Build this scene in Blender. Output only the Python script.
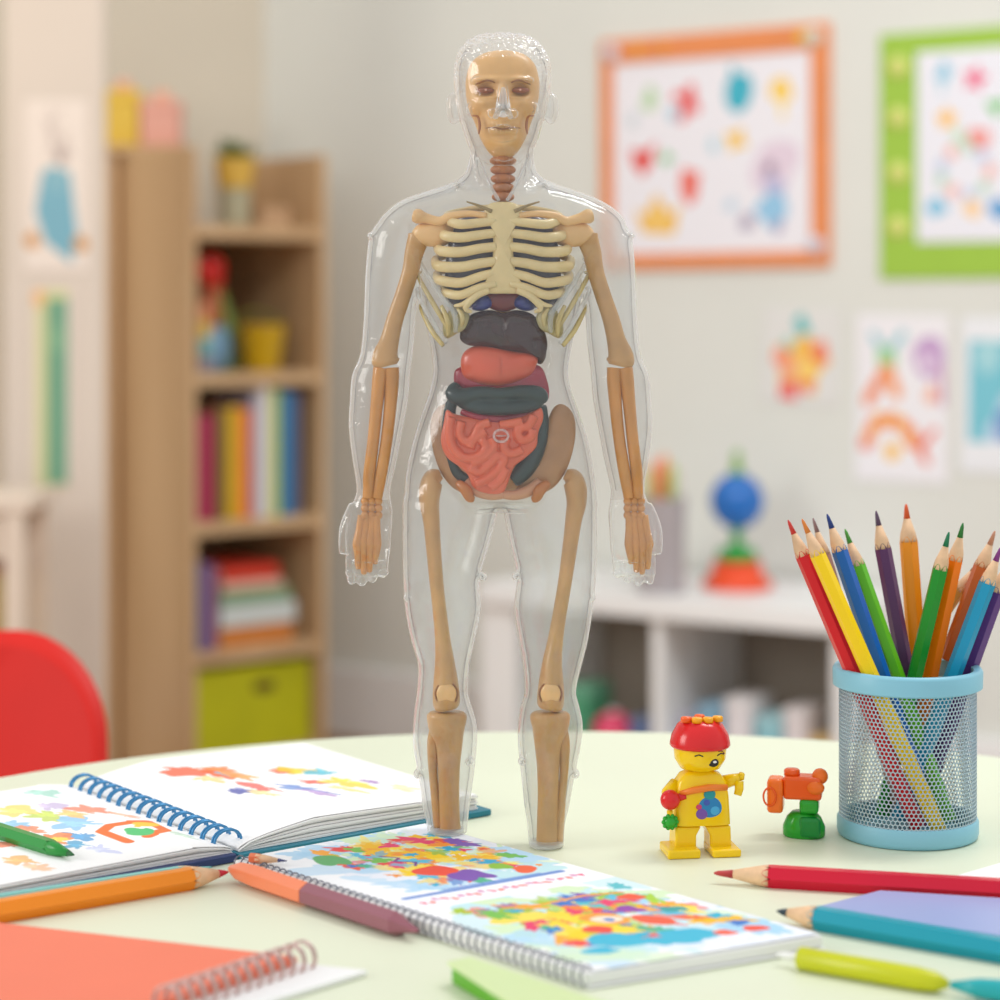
import bpy, math, random
import numpy as np
from mathutils import Vector, Matrix
for o in list(bpy.data.objects): bpy.data.objects.remove(o)
SC = bpy.context.scene; COL = SC.collection
PI = math.pi
FPX = 2150.0; CAMZ = 1.05; HOR = 310.0; TZ = 0.75

# ---------------------------------------------------------------- camera
cd = bpy.data.cameras.new('camera'); cam = bpy.data.objects.new('camera', cd); COL.objects.link(cam)
cam.location = (0, 0, CAMZ); cam.rotation_euler = (PI/2, 0, 0)
cd.sensor_width = 36; cd.lens = 36*FPX/1000; cd.shift_y = -(500-HOR)/1000
cd.clip_start = .05; cd.clip_end = 60
cd.dof.use_dof = True; cd.dof.focus_distance = 1.19; cd.dof.aperture_fstop = 4.9
SC.camera = cam
# ---------------------------------------------------------------- world and lights
w = bpy.data.worlds.new('world'); SC.world = w; w.use_nodes = True
wn = w.node_tree.nodes; wl = w.node_tree.links
bg = wn['Background']; bg.inputs[0].default_value = (.97, .985, 1.0, 1); bg.inputs[1].default_value = .68
def area(name, loc, tgt, sx, sy, power, col=(1, 1, 1)):
    l = bpy.data.lights.new(name, 'AREA'); l.shape = 'RECTANGLE'; l.size = sx; l.size_y = sy; l.energy = power; l.color = col
    o = bpy.data.objects.new(name, l); COL.objects.link(o); o.location = loc
    o.rotation_euler = (Vector(tgt)-Vector(loc)).to_track_quat('-Z', 'Y').to_euler(); return o
area('window_daylight', (-3.0, .6, 2.0), (0, 1.5, .85), 1.2, 1.2, 31, (1, .975, .93))
area('overhead_fill', (.9, 1.7, 2.9), (.75, 3.6, .8), 1.1, .7, 36, (1, 1, .99))  # unseen fill added overhead to brighten the right wall
area('warm_pier_fill', (-1.45, 3.35, 1.9), (-.85, 4.6, 1.75), .5, .7, 2.5, (1, .80, .52))  # unseen warm light added at the left to give the pier top its glow
SC.view_settings.view_transform = 'Standard'; SC.view_settings.look = 'None'
SC.view_settings.exposure = 0.25; SC.view_settings.gamma = 1

# ---------------------------------------------------------------- helpers
def lin(c):
    return tuple((v/255/12.92 if v/255 <= .04045 else ((v/255+.055)/1.055)**2.4) for v in c)
MATS = {}
def mat(name, rgb, rough=.5, noise=0, nscale=20, coat=0, sss=0, bump=0, bscale=60, metal=0, trans=0, spec=.5):
    if name in MATS: return MATS[name]
    m = bpy.data.materials.new(name); m.use_nodes = True; nt = m.node_tree; b = nt.nodes['Principled BSDF']
    c = lin(rgb)+(1,)
    tc = nt.nodes.new('ShaderNodeTexCoord')
    nz = nt.nodes.new('ShaderNodeTexNoise'); nz.inputs['Scale'].default_value = nscale; nz.inputs['Detail'].default_value = 3
    nt.links.new(tc.outputs['Object'], nz.inputs['Vector'])
    rp = nt.nodes.new('ShaderNodeValToRGB'); k = max(noise, .015)
    rp.color_ramp.elements[0].position = .3; rp.color_ramp.elements[1].position = .7
    rp.color_ramp.elements[0].color = tuple(max(0, v*(1-k)) for v in c[:3])+(1,)
    rp.color_ramp.elements[1].color = tuple(min(1, v*(1+k)) for v in c[:3])+(1,)
    nt.links.new(nz.outputs['Fac'], rp.inputs['Fac']); nt.links.new(rp.outputs['Color'], b.inputs['Base Color'])
    b.inputs['Roughness'].default_value = rough; b.inputs['Metallic'].default_value = metal
    b.inputs['Coat Weight'].default_value = coat; b.inputs['Coat Roughness'].default_value = .08
    b.inputs['Specular IOR Level'].default_value = spec
    if sss:
        b.inputs['Subsurface Weight'].default_value = sss; b.inputs['Subsurface Radius'].default_value = (1, .6, .4)
        b.inputs['Subsurface Scale'].default_value = .004
    if bump:
        n2 = nt.nodes.new('ShaderNodeTexNoise'); n2.inputs['Scale'].default_value = bscale; n2.inputs['Detail'].default_value = 2
        nt.links.new(tc.outputs['Object'], n2.inputs['Vector'])
        bp = nt.nodes.new('ShaderNodeBump'); bp.inputs['Strength'].default_value = bump; bp.inputs['Distance'].default_value = .002
        nt.links.new(n2.outputs['Fac'], bp.inputs['Height']); nt.links.new(bp.outputs['Normal'], b.inputs['Normal'])
    MATS[name] = m; return m
def wood_mat(name, c1, c2, scale=(3, 3, .35)):
    m = bpy.data.materials.new(name); m.use_nodes = True; nt = m.node_tree; b = nt.nodes['Principled BSDF']
    tc = nt.nodes.new('ShaderNodeTexCoord'); mp = nt.nodes.new('ShaderNodeMapping'); mp.inputs['Scale'].default_value = scale
    nz = nt.nodes.new('ShaderNodeTexNoise'); nz.inputs['Scale'].default_value = 9; nz.inputs['Detail'].default_value = 5
    rp = nt.nodes.new('ShaderNodeValToRGB'); rp.color_ramp.elements[0].position = .35; rp.color_ramp.elements[1].position = .7
    rp.color_ramp.elements[0].color = lin(c1)+(1,); rp.color_ramp.elements[1].color = lin(c2)+(1,)
    nt.links.new(tc.outputs['Object'], mp.inputs['Vector']); nt.links.new(mp.outputs['Vector'], nz.inputs['Vector'])
    nt.links.new(nz.outputs['Fac'], rp.inputs['Fac']); nt.links.new(rp.outputs['Color'], b.inputs['Base Color'])
    b.inputs['Roughness'].default_value = .5; MATS[name] = m; return m
def paint_mat(name, rough=.55, coat=0):
    if name in MATS: return MATS[name]
    m = bpy.data.materials.new(name); m.use_nodes = True; nt = m.node_tree; b = nt.nodes['Principled BSDF']
    a = nt.nodes.new('ShaderNodeVertexColor'); a.layer_name = 'paint'
    nt.links.new(a.outputs['Color'], b.inputs['Base Color']); b.inputs['Roughness'].default_value = rough
    b.inputs['Coat Weight'].default_value = coat
    MATS[name] = m; return m
def plastic(name, rgb, rough=.22): return mat(name, tuple(v*(.9 if v < 90 else 1) for v in rgb), rough, noise=.02, coat=.12, sss=.08, spec=.4)
def shell_mat(name, tint=(.98, .985, .985), haze=.10, edge=.6, rough=.04, bumps=.25, gloss=.7, epow=3.2, dark=1.0, base=.028, mix=.45):
    m = bpy.data.materials.new(name); m.use_nodes = True; nt = m.node_tree; nt.nodes.clear(); L = nt.links.new
    out = nt.nodes.new('ShaderNodeOutputMaterial')
    tc = nt.nodes.new('ShaderNodeTexCoord'); nz = nt.nodes.new('ShaderNodeTexNoise')
    nz.inputs['Scale'].default_value = 55; nz.inputs['Detail'].default_value = 2.5; nz.inputs['Roughness'].default_value = .45
    L(tc.outputs['Object'], nz.inputs['Vector'])
    bp = nt.nodes.new('ShaderNodeBump'); bp.inputs['Strength'].default_value = bumps; bp.inputs['Distance'].default_value = .004
    L(nz.outputs['Fac'], bp.inputs['Height'])
    tr = nt.nodes.new('ShaderNodeBsdfTransparent'); tr.inputs[0].default_value = tint+(1,)
    df = nt.nodes.new('ShaderNodeBsdfDiffuse'); df.inputs[0].default_value = (.93, .95, .96, 1)
    tl = nt.nodes.new('ShaderNodeBsdfTranslucent'); tl.inputs[0].default_value = (.93, .95, .96, 1)
    md = nt.nodes.new('ShaderNodeMixShader'); md.inputs[0].default_value = mix
    L(df.outputs[0], md.inputs[1]); L(tl.outputs[0], md.inputs[2])
    gl = nt.nodes.new('ShaderNodeBsdfGlossy'); gl.inputs['Roughness'].default_value = rough; gl.inputs[0].default_value = (1, 1, 1, 1)
    L(bp.outputs[0], gl.inputs['Normal'])
    lw = nt.nodes.new('ShaderNodeLayerWeight'); lw.inputs[0].default_value = .5; L(bp.outputs[0], lw.inputs['Normal'])
    if dark < 1:      # darker tint at grazing angles imitates the refraction line of the wall
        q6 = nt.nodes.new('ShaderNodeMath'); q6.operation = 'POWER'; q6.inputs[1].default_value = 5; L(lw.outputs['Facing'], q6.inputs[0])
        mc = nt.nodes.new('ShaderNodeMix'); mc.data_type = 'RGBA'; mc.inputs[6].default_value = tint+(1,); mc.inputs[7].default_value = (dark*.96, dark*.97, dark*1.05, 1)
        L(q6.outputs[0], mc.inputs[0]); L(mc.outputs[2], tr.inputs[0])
    pw = nt.nodes.new('ShaderNodeMath'); pw.operation = 'POWER'; pw.inputs[1].default_value = epow; L(lw.outputs['Facing'], pw.inputs[0])
    ma = nt.nodes.new('ShaderNodeMath'); ma.operation = 'MULTIPLY_ADD'; ma.inputs[1].default_value = edge; ma.inputs[2].default_value = haze; ma.use_clamp = True
    L(pw.outputs[0], ma.inputs[0])
    m1 = nt.nodes.new('ShaderNodeMixShader'); L(ma.outputs[0], m1.inputs[0]); L(tr.outputs[0], m1.inputs[1]); L(md.outputs[0], m1.inputs[2])
    p5 = nt.nodes.new('ShaderNodeMath'); p5.operation = 'POWER'; p5.inputs[1].default_value = 4.0; L(lw.outputs['Facing'], p5.inputs[0])
    fr = nt.nodes.new('ShaderNodeMath'); fr.operation = 'MULTIPLY_ADD'; fr.inputs[1].default_value = gloss; fr.inputs[2].default_value = base; L(p5.outputs[0], fr.inputs[0])
    m2 = nt.nodes.new('ShaderNodeMixShader'); L(fr.outputs[0], m2.inputs[0]); L(m1.outputs[0], m2.inputs[1]); L(gl.outputs[0], m2.inputs[2])
    L(m2.outputs[0], out.inputs[0]); MATS[name] = m; return m

class G:
    def __init__(s): s.v = []; s.f = []; s.mi = []; s.cur = 0
    def add(s, vs, fs):
        b = len(s.v); s.v += [tuple(p) for p in vs]; s.f += [tuple(i+b for i in f) for f in fs]; s.mi += [s.cur]*len(fs); return s
    def box(s, x0, x1, y0, y1, z0, z1, M=None):
        p = [(x, y, z) for z in (z0, z1) for y in (y0, y1) for x in (x0, x1)]
        if M is not None: p = [M @ Vector(q) for q in p]
        return s.add(p, [(0, 2, 3, 1), (4, 5, 7, 6), (0, 1, 5, 4), (2, 6, 7, 3), (0, 4, 6, 2), (1, 3, 7, 5)])
    def rings(s, R, close=True, caps=True):
        n = len(R[0]); vs = [p for r in R for p in r]; fs = []
        for i in range(len(R)-1):
            for j in range(n if close else n-1):
                k = (j+1) % n; fs.append((i*n+j, i*n+k, (i+1)*n+k, (i+1)*n+j))
        if caps: fs.append(tuple(range(n))[::-1]); fs.append(tuple((len(R)-1)*n+j for j in range(n)))
        return s.add(vs, fs)
    def tube(s, pts, rad, n=10, caps=True, closed=False):
        pts = [Vector(p) for p in pts]; m = len(pts)
        if not hasattr(rad, '__len__'): rad = [rad]*m
        T = []
        for i in range(m):
            a = pts[(i-1) % m] if (closed or i > 0) else pts[0]; b = pts[(i+1) % m] if (closed or i < m-1) else pts[-1]
            t = (b-a); T.append(t.normalized() if t.length > 1e-9 else Vector((0, 0, 1)))
        up = Vector((0, 0, 1)) if abs(T[0].z) < .9 else Vector((0, 1, 0))
        u = T[0].cross(up).normalized(); R = []
        for i in range(m):
            u = (u-T[i]*u.dot(T[i])); u = u.normalized() if u.length > 1e-6 else T[i].orthogonal().normalized()
            v = T[i].cross(u); r = rad[i]; ru, rv = (r if hasattr(r, '__len__') else (r, r))
            R.append([pts[i]+u*math.cos(2*PI*k/n)*ru+v*math.sin(2*PI*k/n)*rv for k in range(n)])
        if closed: R.append(R[0]); return s.rings(R, caps=False)
        return s.rings(R, caps=caps)
    def lathe(s, prof, c=(0, 0, 0), n=40):
        R = [[(c[0]+r*math.cos(2*PI*k/n), c[1]+r*math.sin(2*PI*k/n), c[2]+z) for k in range(n)] for r, z in prof]
        return s.rings(R)
    def ell(s, c, r, n=20, m=12, M=None):
        R = []
        for i in range(m+1):
            a = -PI/2+PI*(.02+.96*i/m); ring = []
            for k in range(n):
                b = 2*PI*k/n; p = Vector((r[0]*math.cos(a)*math.cos(b), r[1]*math.cos(a)*math.sin(b), r[2]*math.sin(a)))
                if M is not None: p = M @ p
                ring.append(p+Vector(c))
            R.append(ring)
        return s.rings(R)
    def prism(s, poly, z0, z1, M=None):
        n = len(poly); vs = [(x, y, z0) for x, y in poly]+[(x, y, z1) for x, y in poly]
        if M is not None: vs = [M @ Vector(p) for p in vs]
        return s.add(vs, [tuple(range(n))[::-1], tuple(range(n, 2*n))]+[(i, (i+1) % n, n+(i+1) % n, n+i) for i in range(n)])
    def build(s, name, m, parent=None, smooth=True, bevel=0, remesh=0, smit=0, sub=0, solid=0, angle=None):
        me = bpy.data.meshes.new(name); me.from_pydata(s.v, [], s.f)
        ms = m if isinstance(m, (list, tuple)) else [m]
        for q in ms: me.materials.append(q)
        if len(ms) > 1: me.polygons.foreach_set('material_index', s.mi)
        me.validate(); me.update()
        import bmesh
        b = bmesh.new(); b.from_mesh(me); bmesh.ops.recalc_face_normals(b, faces=b.faces); b.to_mesh(me); b.free()
        o = bpy.data.objects.new(name, me); COL.objects.link(o)
        if parent is not None: o.parent = parent
        if bevel: md = o.modifiers.new('b', 'BEVEL'); md.width = bevel; md.segments = 3; md.limit_method = 'ANGLE'; md.angle_limit = .6
        if remesh: md = o.modifiers.new('r', 'REMESH'); md.mode = 'VOXEL'; md.voxel_size = remesh; md.use_smooth_shade = True
        if smit: md = o.modifiers.new('s', 'SMOOTH'); md.iterations = smit; md.factor = .5
        if sub: md = o.modifiers.new('u', 'SUBSURF'); md.levels = sub; md.render_levels = sub
        if solid: md = o.modifiers.new('t', 'SOLIDIFY'); md.thickness = solid; md.offset = -1
        if smooth:
            me.polygons.foreach_set('use_smooth', [True]*len(me.polygons))
            if angle: me.set_sharp_from_angle(angle=angle)
        return o
def tag(o, label=None, cat=None, group=None, kind=None):
    if label: o['label'] = label
    if cat: o['category'] = cat
    if group: o['group'] = group
    if kind: o['kind'] = kind
    return o
def thing(name, label, cat, loc=(0, 0, 0), rz=0, group=None):
    o = bpy.data.objects.new(name, None); COL.objects.link(o); o.empty_display_size = .02
    o.location = loc; o.rotation_euler = (0, 0, rz); return tag(o, label, cat, group)
def struct(o): o['kind'] = 'structure'; return o
def catmull(P, n=6, closed=False):
    P = [tuple(p) for p in P]; out = []; m = len(P); k = m if closed else m-1
    for i in range(k):
        g = (lambda j: P[j % m]) if closed else (lambda j: P[min(max(j, 0), m-1)])
        p0, p1, p2, p3 = g(i-1), g(i), g(i+1), g(i+2)
        for q in range(n):
            t = q/n
            out.append(tuple(.5*(2*b+(c-a)*t+(2*a-5*b+4*c-d)*t*t+(3*b-a-3*c+d)*t**3) for a, b, c, d in zip(p0, p1, p2, p3)))
    if not closed: out.append(P[-1])
    return out
def T_(px, py, z=TZ):
    Y = (CAMZ-z)*FPX/(py-HOR); return Vector(((px-500)/FPX*Y, Y, z))
def P_(px, py, Y): return Vector(((px-500)/FPX*Y, Y, CAMZ-(py-HOR)/FPX*Y))

# ---------------------------------------------------------------- painted canvases
class Canvas:
    def __init__(s, W, H, bgc=(250, 250, 250)):
        s.W, s.H = W, H; s.a = np.empty((H, W, 3)); s.a[:] = lin(bgc); s.Y, s.X = np.mgrid[0:H, 0:W].astype(float)
    def mix(s, al, col): al = np.clip(al, 0, 1)[..., None]; s.a = s.a*(1-al)+np.array(lin(col))*al
    def blob(s, cx, cy, r, col, wob=.25, seed=0, asp=1, rot=0, al=1, soft=1.0, k=5, pw=1.0):
        R = random.Random(seed*7919+13); dx = s.X-cx; dy = s.Y-cy
        c, n = math.cos(rot), math.sin(rot); x = (dx*c+dy*n)/asp; y = -dx*n+dy*c
        d = np.hypot(x, y); th = np.arctan2(y, x); rr = np.ones_like(d)
        for i in range(1, k): rr += wob/i**pw*np.sin(i*th+R.uniform(0, 6.3))*R.uniform(.4, 1)
        s.mix((r*rr-d)/soft*al if al >= 1 else np.clip((r*rr-d)/soft, 0, 1)*al, col)
    def poly(s, pts, col, al=1):
        ins = np.zeros((s.H, s.W), bool); n = len(pts)
        for i in range(n):
            x0, y0 = pts[i]; x1, y1 = pts[(i+1) % n]
            if y0 == y1: continue
            cnd = ((s.Y >= min(y0, y1)) & (s.Y < max(y0, y1))) & (s.X < (x1-x0)*(s.Y-y0)/(y1-y0)+x0); ins ^= cnd
        s.mix(ins*al, col)
    def rect(s, x0, y0, x1, y1, col, al=1): s.mix(((s.X >= x0) & (s.X < x1) & (s.Y >= y0) & (s.Y < y1))*al, col)
    def line(s, pts, wd, col, al=1):
        d = np.full((s.H, s.W), 1e9)
        for (x0, y0), (x1, y1) in zip(pts[:-1], pts[1:]):
            L2 = (x1-x0)**2+(y1-y0)**2+1e-9; t = np.clip(((s.X-x0)*(x1-x0)+(s.Y-y0)*(y1-y0))/L2, 0, 1)
            d = np.minimum(d, np.hypot(s.X-x0-t*(x1-x0), s.Y-y0-t*(y1-y0)))
        s.mix(np.clip(wd/2+.5-d, 0, 1)*al, col)
    def star(s, cx, cy, r, col, n=5, inner=.5, rot=0, al=1):
        s.poly([(cx+(r if i % 2 == 0 else r*inner)*math.sin(PI*i/n+rot), cy-(r if i % 2 == 0 else r*inner)*math.cos(PI*i/n+rot)) for i in range(2*n)], col, al)
def sheet(name, cv, fn, m, parent=None, thick=0.0003):
    """grid of one vertex per canvas sample, fn(u,v)->xyz with v=0 at the top row"""
    W, H = cv.W, cv.H; V = [fn(i/(W-1), j/(H-1)) for j in range(H) for i in range(W)]
    idx = np.arange(W*H).reshape(H, W); q = np.stack([idx[:-1, :-1], idx[1:, :-1], idx[1:, 1:], idx[:-1, 1:]], -1).reshape(-1, 4)
    me = bpy.data.meshes.new(name); me.from_pydata([tuple(v) for v in V], [], q.tolist())
    at = me.color_attributes.new('paint', 'FLOAT_COLOR', 'POINT')
    c = np.concatenate([cv.a.reshape(-1, 3), np.ones((W*H, 1))], 1).ravel(); at.data.foreach_set('color', c)
    me.materials.append(m); me.polygons.foreach_set('use_smooth', [True]*len(me.polygons))
    o = bpy.data.objects.new(name, me); COL.objects.link(o)
    if parent is not None: o.parent = parent
    if thick: md = o.modifiers.new('t', 'SOLIDIFY'); md.thickness = thick; md.offset = 0
    return o
RAIN = [(226, 66, 50), (245, 150, 40), (250, 205, 50), (150, 200, 60), (70, 175, 200), (60, 120, 200), (130, 80, 160), (235, 100, 90), (90, 190, 150)]

# ================================================================ STRUCTURE
A2 = Vector((.838, -.546, 0)).normalized(); NW = Vector((-A2.y*-1, 0, 0))
NW = Vector((A2.y, -A2.x, 0))            # wall normal, towards the camera
C0 = Vector((-.51, 5.40, 0))
def W_(px, py, off=0):                    # pixel ray -> (t along the right wall, z)
    r = Vector(((px-500)/FPX, 1, 0)); k = (C0.dot(NW)+off)/r.dot(NW); p = r*k
    return (p-C0).dot(A2), CAMZ-(py-HOR)/FPX*k
MW = Matrix.Translation(C0) @ Matrix((( A2.x, -NW.x, 0, 0), (A2.y, -NW.y, 0, 0), (0, 0, 1, 0), (0, 0, 0, 1)))  # local x along wall, local -y towards room
wallm = mat('wall_paint', (223, 224, 217), .7, noise=.02, nscale=3, bump=.05)
wallw = mat('warm_wall_paint', (216, 206, 188), .7, noise=.03, nscale=3)
white = mat('white_lacquer', (241, 241, 240), .4, noise=.015, nscale=5)
g = G(); g.box(-.4, 3.6, 0, .1, 0, 3.0, MW); struct(g.build('wall_right', wallm, smooth=False))
g = G(); g.box(0, 3.6, -.018, -.001, 0, .17, MW); struct(g.build('baseboard_right', white, smooth=False, bevel=.004))
D1 = Vector((.77, .64, 0)).normalized(); N1 = Vector((D1.y, -D1.x, 0))
ML = Matrix.Translation(C0-N1*.10) @ Matrix(((D1.x, -N1.x, 0, 0), (D1.y, -N1.y, 0, 0), (0, 0, 1, 0), (0, 0, 0, 1)))   # local x towards corner, -y to room
# left wall with a window opening further to the left
g = G(); g.box(-1.12, 0, 0, .1, 0, 3.0, ML); g.box(-2.6, -1.12, 0, .1, 0, .8, ML); g.box(-2.6, -1.12, 0, .1, 2.5, 3, ML); g.box(-4.2, -2.6, 0, .1, 0, 3, ML)
struct(g.build('wall_left', wallw, smooth=False))
g = G(); g.box(-1.0, 0, -.018, -.001, 0, .17, ML); struct(g.build('baseboard_left', white, smooth=False, bevel=.004))
g = G()
for a, b, c, d in ((-2.6, -1.12, .8, .86), (-2.6, -1.12, 2.44, 2.5), (-2.6, -2.54, .8, 2.5), (-1.18, -1.12, .8, 2.5), (-1.9, -1.85, .8, 2.5)): g.box(a, b, .02, .08, c, d, ML)
wf = struct(g.build('window_1', white, smooth=False, bevel=.005))
pane = shell_mat('pane_glass', haze=.0, edge=0, rough=.02, bumps=0)
g = G(); g.box(-2.56, -1.16, .045, .05, .84, 2.46, ML); g.build('window_pane', pane, wf, smooth=False)
floorm = wood_mat('floor_wood', (148, 112, 82), (172, 134, 100), (.6, 3, 1))
g = G(); g.box(-4, 4, -1.2, 6.5, -.06, 0); struct(g.build('floor', floorm, smooth=False))
# white pier on the left, in front of the bookcase
PY = 4.25
pl = P_(4, 310, PY); pr = P_(104, 310, PY)
g = G(); g.box(pl.x, pr.x, PY, PY+.03, 0, 3.0); struct(g.build('trim_1', mat('pier_paint', (216, 203, 190), .6, noise=.02, nscale=4), smooth=False, bevel=.006))

# ================================================================ TABLE
tgreen = mat('table_green', (225, 230, 205), .42, noise=.02, nscale=6, spec=.4)
TC = Vector((.045, 1.015, 0)); TR = .525
tb = thing('round_table', 'pale green round table with pencils, notebooks and an anatomy model on it', 'table', (TC.x, TC.y, 0))
g = G(); g.lathe([(TR-.012, .722), (TR-.003, .725), (TR, .732), (TR, .742), (TR-.003, .7485), (TR-.009, .75), (.3, .75), (.02, .75)], n=128); g.build('table_top', tgreen, tb, angle=.5)
g = G(); g.lathe([(.30, .70), (.31, .70), (.31, .7215), (.02, .7215)], n=48); g.build('apron', white, tb, smooth=False)
for k in range(4):
    a = PI/4+k*PI/2; g = G(); g.tube([(.28*math.cos(a), .28*math.sin(a), .70), (.40*math.cos(a), .40*math.sin(a), .0)], [.022, .015], 14); g.build('leg', white, tb)

# ================================================================ RED CHAIR
red = mat('chair_red', (212, 34, 24), .5, noise=.02, spec=.3)
CY = 1.80; cx = (108-500)/FPX*CY-.205; ztop = CAMZ-(643-HOR)/FPX*CY
ch = thing('chair', 'red plastic chair with a rounded back behind the table at the left edge', 'chair', (cx, CY, 0))
def rr(w, h, r, n=10, rb=None):
    rb = rb or r; p = []
    for qx, qz, a0, q in ((w-r, h-r, 0, r), (-w+r, h-r, PI/2, r), (-w+rb, -h+rb, PI, rb), (w-rb, -h+rb, 1.5*PI, rb)):
        for i in range(n+1): a = a0+PI/2*i/n; p.append((qx+q*math.cos(a), qz+q*math.sin(a)))
    return p
hb = (ztop-.46)/2
g = G(); pts = rr(.205, hb, .085)
def bend(x, z, dy): zz = z/hb; wfac = 1+.05*(-zz); return (x*wfac, dy+.05*zz-.03*(x/.2)**2+.03, .46+hb+z)
NS = 8; R = []
for sc, dy in ((.93, -.008), (1, -.004), (1, .004), (.93, .008)): R.append([bend(x*(1 if sc == 1 else 1-.012/.2), z*(1 if sc == 1 else 1-.012/hb), dy) for x, z in pts])
g.rings(R, caps=False)
for s_, ring in ((0, R[0]), (1, R[-1])):
    # fan by shrinking rings so the bend stays smooth
    rs = [[bend(x*k*(1-.012/.2), z*k*(1-.012/hb), -.008 if s_ == 0 else .008) for x, z in pts] for k in (1, .8, .6, .4, .2, .02)]
    g.rings(rs, caps=False); g.add(rs[-1], [tuple(range(len(pts)))])
g.build('backrest', red, ch)
g = G(); g.prism(rr(.21, .2, .07), .43, .45, Matrix.Translation((0, -.17, 0))); g.build('seat', red, ch, bevel=.008)
g = G(); g.box(-.05, .05, -.02, .03, .44, .50); g.build('back_bracket', red, ch, bevel=.01)
for sx in (-1, 1):
    for sy in (-1, 1): g = G(); g.tube([(sx*.16, -.17+sy*.14, .435), (sx*.2, -.17+sy*.18, 0)], .012, 12); g.build('leg', white, ch)

# ================================================================ BOOKCASE
lw = wood_mat('light_wood', (196, 160, 118), (212, 178, 136), (1, 1, .12))
dwood = wood_mat('back_wood', (140, 106, 76), (158, 120, 88), (1, 1, .12))
KS = 1.107
B0 = Vector((-.62, 4.30, 0))*KS
BW, BD = .334*KS, .395*KS
BZ = CAMZ+(310-147)/FPX*B0.y
bc = thing('bookcase', 'light wood bookcase holding coloured books, toys and a lime bin', 'bookcase', B0, math.atan2(.64, .77))
BM = Matrix.Translation(B0) @ Matrix.Rotation(math.atan2(.64, .77), 4, 'Z')
def bx_(px):                                # pixel column -> distance along the bookcase front
    k = (px-500)/FPX; d = Vector((.77, .64)).normalized(); return (k*B0.y-B0.x)/(d.x-k*d.y)
def bz_(px, py):
    t = bx_(px); Y = B0.y+.64*t; return CAMZ-(py-HOR)/FPX*Y
g = G(); g.box(0, .018, 0, BD, 0, BZ); g.build('side_panel', lw, bc, smooth=False, bevel=.002)
g = G(); g.box(BW-.018, BW, 0, BD, 0, BZ); g.build('side_panel', lw, bc, smooth=False, bevel=.002)
SH = [bz_(192, y) for y in (224, 374, 524, 655)]+[.045]
for z in SH: g = G(); g.box(.018, BW-.018, .004, BD-.012, z-.03, z); g.build('shelf', lw, bc, smooth=False, bevel=.002)
g = G(); g.box(.018, BW-.018, BD-.012, BD, .08, SH[0]); g.build('back_panel', dwood, bc, smooth=False)
BR = math.atan2(.64, .77)
def at_b(x, y, z): return BM @ Vector((x, y, z))
# standing books
def book(x0, x1, y0, y1, z0, h, col, label, lean=0, grp='books in the bookcase', flat=False):
    """upright: x is thickness. Cover wraps round a white page block."""
    t = thing('book', label, 'book', at_b((x0+x1)/2, (y0+y1)/2, z0), BR, grp)
    w_, d_ = (x1-x0)/2, (y1-y0)/2; cm = mat('cover_%d_%d_%d' % col, col, .5)
    g = G()
    if not flat:
        g.box(-w_, w_, -d_, -d_+.003, 0, h); g.box(-w_, -w_+.002, -d_, d_, 0, h); g.box(w_-.002, w_, -d_, d_, 0, h); g.build('cover', cm, t, smooth=False)
        g = G(); g.box(-w_+.002, w_-.002, -d_+.003, d_-.004, .003, h-.004); g.build('pages', mat('book_pages', (240, 236, 226), .8), t, smooth=False)
    else:
        g.box(-w_, w_, -d_, d_, 0, .003); g.box(-w_, w_, -d_, d_, h-.003, h); g.box(-w_, w_, -d_, -d_+.003, 0, h); g.build('cover', cm, t, smooth=False)
        g = G(); g.box(-w_+.004, w_-.004, -d_+.003, d_-.004, .003, h-.003); g.build('pages', mat('book_pages', (240, 236, 226), .8), t, smooth=False)
    return t
rowc = [(193, 206, 214, (190, 40, 95), 'magenta book, first from the left in the row on the middle shelf'), (206, 221, 224, (168, 25, 80), 'thick crimson book second from the left on the middle shelf'),
        (221, 229, 405, (140, 90, 55), 'brown book between the crimson and olive books'), (229, 235, 410, (120, 130, 40), 'thin olive book left of the yellow book on the middle shelf'),
        (235, 248, 408, (226, 172, 20), 'yellow book in the row on the middle shelf'), (248, 259, 410, (235, 120, 60), 'orange book beside the yellow one on the middle shelf'),
        (259, 267, 395, (178, 172, 190), 'grey lilac book right of the orange one on the middle shelf'), (267, 278, 385, (232, 228, 226), 'tall white book on the middle shelf'),
        (278, 287, 390, (190, 205, 70), 'tall lime green book right of the white book on the middle shelf'), (287, 299, 392, (40, 130, 180), 'tall bright blue book near the right end of the middle shelf'),
        (299, 307, 394, (92, 100, 140), 'slate blue book at the right end of the middle shelf row')]
for a, b, y, c, lb in rowc:
    if y < 300: y = 416
    x0, x1 = bx_(a), bx_(b); z = SH[2]; h = bz_(a, y)-z
    book(max(x0, .02), x1-.0006, .03, .20, z+.0005, h, c, lb)
z = SH[3]
book(bx_(196), bx_(212), .03, .2, z+.0005, .20, (62, 84, 140), 'navy blue upright book at the left of the lower shelf')
book(bx_(212.5), bx_(222), .03, .2, z+.0005, .19, (160, 110, 150), 'mauve upright book leaning by the stack on the lower shelf')
zz = z+.0005
for (a, b, h, c, lb) in ((227, 300, .045, (214, 132, 60), 'orange book at the bottom of the stack on the lower shelf'), (228, 303, .05, (214, 222, 220), 'pale grey white book second from the bottom of the stack on the lower shelf'),
                         (229, 298, .03, (130, 170, 130), 'soft green book in the middle of the stack on the lower shelf'), (230, 290, .022, (236, 190, 170), 'peach book under the red book in the stack on the lower shelf'),
                         (229, 286, .035, (216, 58, 36), 'red book on top of the stack on the lower shelf')):
    book(bx_(a), bx_(b), .03, .22, zz, h, c, lb, flat=True); zz += h+.0004
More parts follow.
